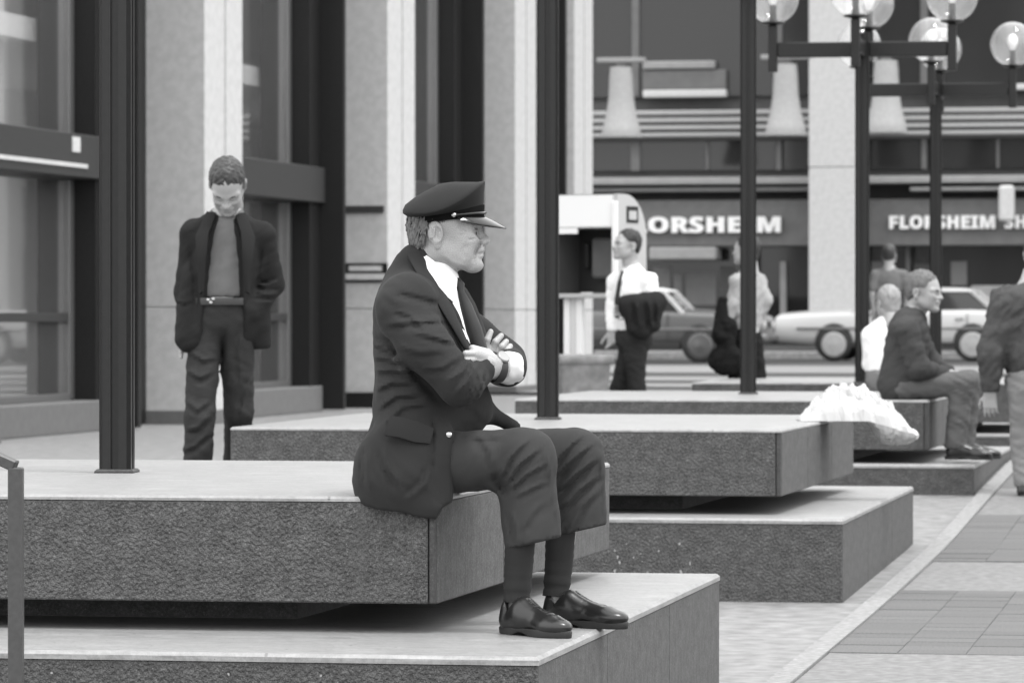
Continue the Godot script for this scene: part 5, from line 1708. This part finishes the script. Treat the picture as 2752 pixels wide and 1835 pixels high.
	figure(t, {"fwd": Vector3(-0.75, 0, -0.6), "look": Vector3(-0.8, 0, -0.5), "head": Vector3(0.007, 1.461, 0), "neck": Vector3(0.007, 1.323, 0), "pelvis": Vector3(-0.007, 0.781, 0),
		"sh_a": Vector3(0.088, 1.227, -0.1), "sh_b": Vector3(-0.088, 1.225, 0.1), "el_a": Vector3(0.148, 1.074, -0.05), "wr_a": Vector3(0.072, 0.895, -0.05), "el_b": Vector3(-0.13, 1.039, 0.12), "wr_b": Vector3(-0.165, 0.885, 0.12),
		"hip_a": Vector3(0.044, 0.729, -0.05), "hip_b": Vector3(-0.058, 0.73, 0.05), "kn_a": Vector3(0.061, 0.366, -0.05), "an_a": Vector3(0.088, 0.054, -0.1), "kn_b": Vector3(-0.065, 0.368, 0.05), "an_b": Vector3(-0.094, 0.059, 0.08)},
		{"skin": "skin", "hair": "hair_mid", "hair_long": 0.05, "seed": 31, "w": 0.92, "top": {"called": "blouse", "mat": "cloth_blouse", "hem_y": 0.02, "fold": 0.016}, 
		"leg": {"called": "skirt", "mat": "cloth_black", "knee": .1, "hem": .1, "extra": [[Vector3(-0.007, 0.695, 0), Vector3(-0.007, 0.246, 0), .12, .15, .05]]}})
	s = SDF.new(Vector3(-0.405, 0.349, -0.05), Vector3(-0.015, 1.175, 0.4), 0.016)
	s.ell(Vector3(-0.18, 0.6, 0.16), Vector3(.15, .12, .08), 0.04)
	s.cone(Vector3(-0.139, 0.885, 0.16), Vector3(-0.167, 0.696, 0.17), .05, .06, 0.04)
	s.cone(Vector3(-0.207, 1.074, 0.14), Vector3(-0.235, 0.799, 0.16), .045, .06, 0.05)
	s.ripple(9, 0.02, Vector3(9, 8, 9), 3)
	var bag := put(s.skin(), "shoulder_bag", mats["cloth_black"], null)
	bag.position = Vector3(1.87, .05, -34.5)
	tag(bag, "slack black bag hanging beside the woman in pale blouse", "bag")

	# the man who sits on the third block
	t = thing("person", "seated man in dark jacket and light trousers on the third block", "person", Vector3(2.27, .51, -25.7))
	figure(t, {"fwd": Vector3(1, 0, 0.2), "look": Vector3(0.93, -0.12, 0.4), "head": Vector3(0.141, 0.624, 0), "neck": Vector3(0.105, 0.5, 0), "pelvis": Vector3(0.017, 0.094, 0),
		"sh_a": Vector3(0.042, 0.408, 0.18), "sh_b": Vector3(0.116, 0.407, -0.18), "el_a": Vector3(0.112, 0.184, 0.2), "wr_a": Vector3(0.264, 0.147, 0.1), "el_b": Vector3(0.225, 0.195, -0.18), "wr_b": Vector3(0.307, 0.15, -0.02),
		"hip_a": Vector3(0.019, 0.07, 0.1), "hip_b": Vector3(0.062, 0.067, -0.1), "kn_a": Vector3(0.378, 0.096, 0.14), "an_a": Vector3(0.336, -0.266, 0.15), "kn_b": Vector3(0.444, 0.098, -0.1), "an_b": Vector3(0.406, -0.267, -0.06), "foot_a": Vector3(1, 0, 0.3), "foot_b": Vector3(1, 0, 0.1)},
		{"skin": "skin_tan", "hair": "hair_grey", "seed": 41, "head_cell": 0.005, "cell": 0.013, "top": {"called": "jacket", "mat": "cloth_jacket", "thick": 0.015, "hem": 0.02, "hem_y": -0.17, "fold": 0.012}, "leg": {"mat": "cloth_mid", "fold": 0.012, "knee": .075, "hem": .07}})

	# the man at the right edge of the picture
	t = thing("person", "stooping man in grey jacket cut off by the right edge", "person", Vector3(2.9, 0, -25.0))
	figure(t, {"fwd": Vector3(0.3, 0, -0.95), "look": Vector3(0.4, -0.3, -0.9), "head": Vector3(0.141, 1.355, -0.15), "neck": Vector3(0.09, 1.216, -0.08), "pelvis": Vector3(0.09, 0.615, 0),
		"sh_a": Vector3(0.229, 1.09, -0.05), "sh_b": Vector3(-0.06, 1.09, 0), "el_a": Vector3(0.285, 0.815, 0), "wr_a": Vector3(0.273, 0.588, -0.1), "el_b": Vector3(-0.152, 0.79, 0.02), "wr_b": Vector3(-0.148, 0.565, -0.02),
		"hip_a": Vector3(0.155, 0.565, 0), "hip_b": Vector3(0.03, 0.565, 0), "kn_a": Vector3(0.165, 0.289, -0.04), "an_a": Vector3(0.16, 0.04, 0), "kn_b": Vector3(0.04, 0.289, -0.04), "an_b": Vector3(0.04, 0.04, 0)},
		{"skin": "skin", "hair": "hair_dark", "seed": 51, "cell": 0.014, "w": 1.05, "top": {"called": "jacket", "mat": "cloth_grey", "thick": 0.03, "hem": 0.0, "hem_y": -0.05, "fold": 0.018}, "leg": {"mat": "cloth_light", "fold": 0.014}})

	# far off: a man seen from behind, and someone fair in white
	t = thing("person", "man in grey T-shirt seen from behind by the pale car", "person", Vector3(4.35, .08, -50.0))
	figure(t, {"fwd": Vector3(0.1, 0, -1), "look": Vector3(0.3, 0, -1), "head": Vector3(-0.015, 1.61, 0), "neck": Vector3(-0.015, 1.49, 0), "pelvis": Vector3(-0.02, 0.95, 0),
		"sh_a": Vector3(0.14, 1.39, 0), "sh_b": Vector3(-0.17, 1.39, 0), "el_a": Vector3(0.195, 1.19, 0.05), "wr_a": Vector3(0.165, 0.99, -0.05), "el_b": Vector3(-0.214, 1.175, 0.05), "wr_b": Vector3(-0.19, 0.99, 0),
		"hip_a": Vector3(0.05, 0.9, 0), "hip_b": Vector3(-0.08, 0.9, 0), "kn_a": Vector3(0.06, 0.5, 0), "an_a": Vector3(0.06, 0.11, 0), "kn_b": Vector3(-0.09, 0.5, 0), "an_b": Vector3(-0.108, 0.112, 0.1)},
		{"skin": "skin", "hair": "hair_mid", "seed": 61, "cell": 0.02, "head_cell": 0.008, "hand_cell": 0.009, "top": {"called": "shirt", "mat": "cloth_tee", "sleeve": 0.35, "hem_y": -0.02}, "leg": {"mat": "cloth_light"}})
	t = thing("person", "fair-haired person in white sitting behind the seated man in dark jacket", "person", Vector3(2.72, .51, -31.3))
	figure(t, {"fwd": Vector3(0.2, 0, -1), "look": Vector3(-0.3, -0.2, -1), "head": Vector3(-0.006, 0.578, 0), "neck": Vector3(-0.016, 0.44, 0), "pelvis": Vector3(-0.028, 0.052, 0),
		"sh_a": Vector3(0.103, 0.346, 0), "sh_b": Vector3(-0.135, 0.346, 0), "el_a": Vector3(0.133, 0.148, -0.05), "wr_a": Vector3(0.075, 0.099, -0.25), "el_b": Vector3(-0.143, 0.148, -0.05), "wr_b": Vector3(-0.07, 0.099, -0.25),
		"hip_a": Vector3(0.026, 0.051, -0.05), "hip_b": Vector3(-0.068, 0.051, -0.05), "kn_a": Vector3(0.074, 0.096, -0.45), "an_a": Vector3(0.078, -0.27, -0.5), "kn_b": Vector3(-0.047, 0.096, -0.45), "an_b": Vector3(-0.042, -0.27, -0.5)},
		{"skin": "skin", "hair": "hair_fair", "hair_long": 0.04, "seed": 71, "cell": 0.018, "head_cell": 0.007, "top": {"called": "blouse", "mat": "shirt", "hem_y": -0.05}, "leg": {"mat": "cloth_light"}})

# ---------------------------------------------------------------- street furniture and vehicles
func foreground_rail() -> void:
	var t := thing("handrail", "bent flat steel handrail at the lower left corner", "handrail", Vector3(-1.175, -0.3, -10.3))
	var m := MB.new()
	m.box(Vector3(0, 0.47, 0), Vector3(0.034, 0.945, 0.045), 0.003)
	put(m, "post", mats["rail"], t)
	m = MB.new()
	m.bar(Vector3(0.0, 0.945, 0.0), Vector3(-1.1, 1.42, -0.1), 0.045, 0.026, 0.003)
	put(m, "top_rail", mats["rail"], t)
	m = MB.new()
	m.box(Vector3(-1.08, 0.7, -0.1), Vector3(0.034, 1.4, 0.045), 0.003)
	put(m, "post", mats["rail"], t)

func white_bag() -> void:
	var t := thing("plastic_bag", "crumpled white plastic bag on the corner of the second block", "bag", Vector3(1.59, 0.51, -20.408))
	# a crumpled sheet doubled over: it heaps up on the stone and sags over the edge on the right
	var ns := FastNoiseLite.new()
	ns.seed = 9
	ns.noise_type = FastNoiseLite.TYPE_SIMPLEX_SMOOTH
	ns.fractal_type = FastNoiseLite.FRACTAL_RIDGED
	ns.frequency = 1.0
	ns.fractal_octaves = 3
	var m := MB.new()
	var nu := 64
	var nv := 44
	var top := []
	var low := []
	for i in nu + 1:
		var a := []
		var b := []
		for k in nv + 1:
			var u := i / float(nu)
			var v := k / float(nv)
			var x := lerpf(-0.25, 0.29, u)
			var z := lerpf(-0.17, 0.17, v)
			var env := sqrt(maxf(0.0, 1.0 - pow(absf(2.0 * u - 1.0), 2.6))) * sqrt(maxf(0.0, 1.0 - pow(absf(2.0 * v - 1.0), 2.4)))
			var rg := ns.get_noise_3d(x * 7.0 + z * 3.0, z * 6.0, 3.0)
			var fine := ns.get_noise_3d(x * 17.0 - z * 9.0, z * 13.0, 8.0)
			var hump := 0.1 * exp(-pow((x + 0.03) / 0.16, 4.0)) + 0.05 * exp(-pow((x - 0.17) / 0.08, 4.0))
			var fall := -0.3 * maxf(0.0, x - 0.06)
			var y := 0.004 + env * (hump + 0.06 * rg + 0.03 * fine + 0.01) + fall
			x += 0.02 * ns.get_noise_3d(z * 9.0, x * 4.0, 20.0) * (0.4 + u)
			z += 0.018 * ns.get_noise_3d(x * 8.0, z * 5.0, 30.0)
			a.append(Vector3(x, y, z))
			b.append(Vector3(x, 0.002 + fall - 0.07 * env * smoothstep(0.06, 0.16, x) * (1.0 + 0.4 * fine), z))
		top.append(a)
		low.append(b)
	for i in nu:
		for k in nv:
			var p: Vector3 = top[i][k]
			var q: Vector3 = top[i + 1][k]
			var r: Vector3 = top[i + 1][k + 1]
			var w: Vector3 = top[i][k + 1]
			for tr in [[p, q, r], [p, r, w]]:
				var nn: Vector3 = (tr[1] - tr[0]).cross(tr[2] - tr[0]).normalized()
				m.tri(tr[0], tr[1], tr[2], nn if nn.y > 0.0 else -nn)
			m.quad(low[i][k], low[i + 1][k], low[i + 1][k + 1], low[i][k + 1], Vector3.ZERO, Vector3(0, 0.2, 0))
	for i in nu:
		for k in [0, nv]:
			m.quad(top[i][k], top[i + 1][k], low[i + 1][k], low[i][k], Vector3(0, 0, -1 if k == 0 else 1))
	put(m, "bag", mats["plastic"], t)

func phone_booth() -> void:
	var t := thing("phone_booth", "white hooded telephone booth on a pedestal behind the second post", "phone booth", Vector3(0.676, 0.021, -34.483), -0.5)
	var y0 := 1.16
	var y1 := 1.94
	var prof := [Vector2(0.25, y0), Vector2(0.25, y1)]
	for k in 9:
		var a := PI / 2 * k / 8
		prof.append(Vector2(0.12 - 0.37 * sin(a), y1 - 0.34 + 0.34 * cos(a)))
	prof.append(Vector2(-0.25, y0))
	for g in [-1.0, 1.0]:
		var m := MB.new()
		var r0 := []
		var r1 := []
		for p in prof:
			r0.append(Vector3(g * 0.31, p.y, p.x))
			r1.append(Vector3(g * 0.275, p.y, p.x))
		for e in [[r0, g], [r1, -g]]:
			var c := Vector3(e[0][0].x, (y0 + y1) * 0.5, 0)
			for i in prof.size():
				m.tri(e[0][i], e[0][(i + 1) % prof.size()], c, Vector3(e[1], 0, 0))
		for i in prof.size():
			var jn := (i + 1) % prof.size()
			m.quad(r0[i], r0[jn], r1[jn], r1[i], Vector3.ZERO, Vector3(g * 0.29, (y0 + y1) * 0.5, 0))
		put(m, "side_panel", mats["booth_grey"] if g > 0.0 else mats["wall_dark"], t)  # left panel darkened: shade inside the hood is put into its colour
	var top := MB.new()
	var rings := []
	for x in [-0.274, 0.274]:
		var r := []
		for i in range(1, prof.size() - 1):
			r.append(Vector3(x, prof[i].y - 0.002, prof[i].x))
		rings.append(r)
	top.loft(rings, false)
	put(top, "hood", mats["white"], t)
	boxed(Vector3(0, y1 - 0.135, 0.235), Vector3(0.546, 0.26, 0.026), "fascia", mats["white"], t, 0.01)
	boxed(Vector3(-0.15, y1 - 0.29, 0.238), Vector3(0.2, 0.045, 0.02), "notice", mats["white"], t, 0.003)
	boxed(Vector3(0.292, (y0 + y1) * 0.5 - 0.03, 0.262), Vector3(0.05, y1 - y0 - 0.06, 0.02), "front_edge", mats["white"], t, 0.006)
	boxed(Vector3(0, 1.42, -0.22), Vector3(0.545, 0.5, 0.02), "back_panel", mats["black"], t)
	boxed(Vector3(0.0, 1.44, -0.14), Vector3(0.2, 0.32, 0.12), "telephone", mats["fascia"], t, 0.02)
	boxed(Vector3(-0.16, 1.46, -0.13), Vector3(0.05, 0.22, 0.06), "handset", mats["black"], t, 0.02)
	boxed(Vector3(0.3125, 1.78, 0.0), Vector3(0.004, 0.13, 0.2), "sign_panel", mats["bronze"], t)
	boxed(Vector3(0.3165, 1.775, 0.0), Vector3(0.003, 0.07, 0.13), "sign_panel", mats["booth_grey"], t)
	boxed(Vector3(0, 1.14, 0.0), Vector3(0.6, 0.035, 0.45), "shelf", mats["booth_grey"], t, 0.006)
	for x in [-0.2, -0.09]:
		boxed(Vector3(x, 0.56, 0.12), Vector3(0.055, 1.12, 0.05), "leg", mats["white"], t, 0.006)
	boxed(Vector3(-0.145, 0.7, 0.12), Vector3(0.05, 0.9, 0.03), "spine", mats["interior"], t, 0.004)
	boxed(Vector3(-0.14, 0.015, 0.1), Vector3(0.34, 0.03, 0.3), "foot_plate", mats["steel"], t, 0.005)

func tub() -> void:
	var t := thing("planter_tub", "tapered concrete tub in front of the telephone booth", "planter", Vector3(0.489, 0.023, -32.787), 0.35)
	var m := MB.new()
	var rings := []
	for e in [[0.16, 0.0], [0.2, 0.62], [0.22, 0.625], [0.225, 0.68], [0.2, 0.69], [0.17, 0.685], [0.165, 0.6]]:
		var r := []
		for k in 4:
			for i in 6:
				var c: Vector2 = Vector2(1, lerpf(-0.92, 0.92, i / 5.0)).rotated(PI / 2 * k) * e[0]
				r.append(Vector3(c.x, e[1], c.y))
		rings.append(r)
	m.loft(rings, true, true, true)
	put(m, "tub", mats["concrete"], t)
	boxed(Vector3(0, 0.61, 0), Vector3(0.3, 0.02, 0.3), "soil", mats["stone_dark"], t)

func car(at: Vector3, turn: float, paint: String, roof_paint: String, label: String) -> void:
	var t := thing("parked_car", label, "car", at, turn, "cars on the cross street")
	# body: sections from tail to nose (x, sill, shoulder, half width)
	var st := [[-2.46, 0.42, 0.84, 0.78], [-2.4, 0.34, 0.91, 0.83], [-2.0, 0.3, 0.97, 0.86], [-1.3, 0.26, 0.99, 0.88], [-0.3, 0.24, 0.98, 0.89], [0.7, 0.25, 0.97, 0.88], [1.2, 0.26, 0.95, 0.87], [1.9, 0.3, 0.92, 0.86], [2.4, 0.34, 0.88, 0.84], [2.47, 0.4, 0.84, 0.8]]
	var rings := []
	for e in st:
		var r := []
		var w: float = e[3]
		for p in [[-0.8, 0.0], [-0.96, 0.06], [-1.0, 0.3], [-1.0, 0.55], [-0.97, 0.85], [-0.9, 0.97], [-0.6, 1.03], [0.0, 1.06], [0.6, 1.03], [0.9, 0.97], [0.97, 0.85], [1.0, 0.55], [1.0, 0.3], [0.96, 0.06], [0.8, 0.0]]:
			r.append(Vector3(e[0], lerpf(e[1], e[2], p[1]), p[0] * w))
		rings.append(r)
	var m := MB.new()
	m.loft(rings, true, true, true)
	put(m, "body", mats[paint], t)
	# glasshouse
	m = MB.new()
	rings = []
	for e in [[-1.72, 0.98, 0.78, 0.95], [-1.25, 0.6, 0.68, 1.3], [-1.1, 0.45, 0.64, 1.36]]:
		var r := []
		for k in 4:
			for i in 4:
				var u: float = lerpf(-0.94, 0.94, i / 3.0)
				var q := Vector2(1, u).rotated(PI / 2 * k)
				r.append(Vector3((e[0] + e[1]) * 0.5 + q.x * (e[1] - e[0]) * 0.5, e[3], q.y * e[2]))
		rings.append(r)
	m.loft(rings, true, false, true)
	put(m, "window", mats["dark_glass"], t)
	m = MB.new()
	rings = []
	for e in [[-1.3, 0.64, 0.7, 1.315], [-1.28, 0.62, 0.7, 1.35], [-1.1, 0.42, 0.6, 1.39], [-0.6, 0.0, 0.2, 1.4]]:
		var r := []
		for k in 4:
			for i in 5:
				var u: float = lerpf(-0.9, 0.9, i / 4.0)
				var q := Vector2(1, u).rotated(PI / 2 * k)
				r.append(Vector3((e[0] + e[1]) * 0.5 + q.x * (e[1] - e[0]) * 0.5, e[3], q.y * e[2]))
		rings.append(r)
	m.loft(rings, true, true, true)
	put(m, "roof", mats[roof_paint], t)
	for g in [-1.0, 1.0]:
		for e in [[Vector3(1.0, 0.9, 0.79 * g), Vector3(0.6, 1.33, 0.69 * g)], [Vector3(-0.35, 0.92, 0.81 * g), Vector3(-0.35, 1.33, 0.71 * g)], [Vector3(-1.75, 0.9, 0.79 * g), Vector3(-1.26, 1.33, 0.69 * g)]]:
			m = MB.new()
			m.bar(e[0], e[1], 0.05, 0.07, 0.006)
			put(m, "window_pillar", mats[roof_paint], t)
		m = MB.new()
		m.box(Vector3(-0.05, 0.62, 0.885 * g), Vector3(4.2, 0.045, 0.025), 0.006)
		put(m, "side_trim", mats["steel"], t)
		m = MB.new()
		m.box(Vector3(-0.05, 0.3, 0.86 * g), Vector3(2.0, 0.12, 0.06), 0.01)
		put(m, "sill", mats["black"], t)
		for x in [0.72, -0.3, -1.2]:
			boxed(Vector3(x, 0.66, 0.882 * g), Vector3(0.012, 0.5, 0.014), "door_gap", mats["black"], t)
		for x in [-0.12, -1.05]:
			boxed(Vector3(x, 0.8, 0.885 * g), Vector3(0.16, 0.025, 0.03), "door_handle", mats["steel"], t, 0.005)
		for x in [1.33, -1.3]:
			m = MB.new()
			m.lathe([[0.12, -0.1], [0.28, -0.1], [0.31, -0.06], [0.315, 0.0], [0.31, 0.08], [0.285, 0.105], [0.23, 0.1], [0.22, 0.085]], 28)
			var w2 := MB.new()
			w2.add(m, Transform3D(Basis(Vector3.RIGHT, PI / 2 * g), Vector3(x, 0.315, 0.8 * g)))
			var o := put(w2, "tyre", mats["black"], t)
			m = MB.new()
			m.lathe([[0.24, 0.088], [0.235, 0.108], [0.2, 0.118], [0.16, 0.112], [0.08, 0.125], [0.001, 0.13]], 28)
			w2 = MB.new()
			w2.add(m, Transform3D(Basis(Vector3.RIGHT, PI / 2 * g), Vector3(x, 0.315, 0.8 * g)))
			put(w2, "hubcap", mats["shade"] if paint == "car_light" else mats["car_dark"], o)
			m = MB.new()
			m.lathe([[0.335, 0.055], [0.36, 0.06], [0.36, 0.085], [0.33, 0.09]], 28)
			w2 = MB.new()
			w2.add(m, Transform3D(Basis(Vector3.RIGHT, PI / 2 * g), Vector3(x, 0.36, 0.8 * g)))
			put(w2, "wheel_arch", mats["black"], t)
		boxed(Vector3(2.45, 0.7, 0.52 * g), Vector3(0.1, 0.12, 0.26), "headlight", mats["pale"], t, 0.02)
		boxed(Vector3(-2.44, 0.66, 0.55 * g), Vector3(0.08, 0.12, 0.24), "tail_light", mats["steel"], t, 0.02)
	boxed(Vector3(2.5, 0.46, 0), Vector3(0.14, 0.13, 1.6), "bumper", mats["steel"], t, 0.03)
	boxed(Vector3(-2.5, 0.48, 0), Vector3(0.14, 0.13, 1.6), "bumper", mats["steel"], t, 0.03)
	boxed(Vector3(2.46, 0.7, 0), Vector3(0.06, 0.12, 0.72), "grille", mats["black"], t, 0.01)

func more() -> void:
	make_people_materials()
	mat("skin_tan", 0.36, 0.5, ["dust", 30.0])
	mat("plastic", 0.46, 0.3)

	mat("rail", 0.07, 0.45, ["dust", 3.0], 0.3)
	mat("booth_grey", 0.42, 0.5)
	mat("car_light", 0.42, 0.25)
	mat("car_dark", 0.05, 0.2)
	mats["car_light"].clearcoat_enabled = true
	mats["car_dark"].clearcoat_enabled = true
	capped_man()
	other_people()
	foreground_rail()
	white_bag()
	phone_booth()
	tub()
	car(Vector3(7.6, 0.15, -83.3), PI + STREET, "car_light", "car_light", "pale saloon car facing left beyond the seated man in dark jacket")
	car(Vector3(2.35, 0.14, -81.5), STREET, "car_dark", "pale", "dark saloon car with a pale roof behind the man in white shirt")
	car(Vector3(17.5, 0.14, -72.0), PI + STREET, "car_light", "car_light", "pale saloon car out of the picture, mirrored in the left windows")
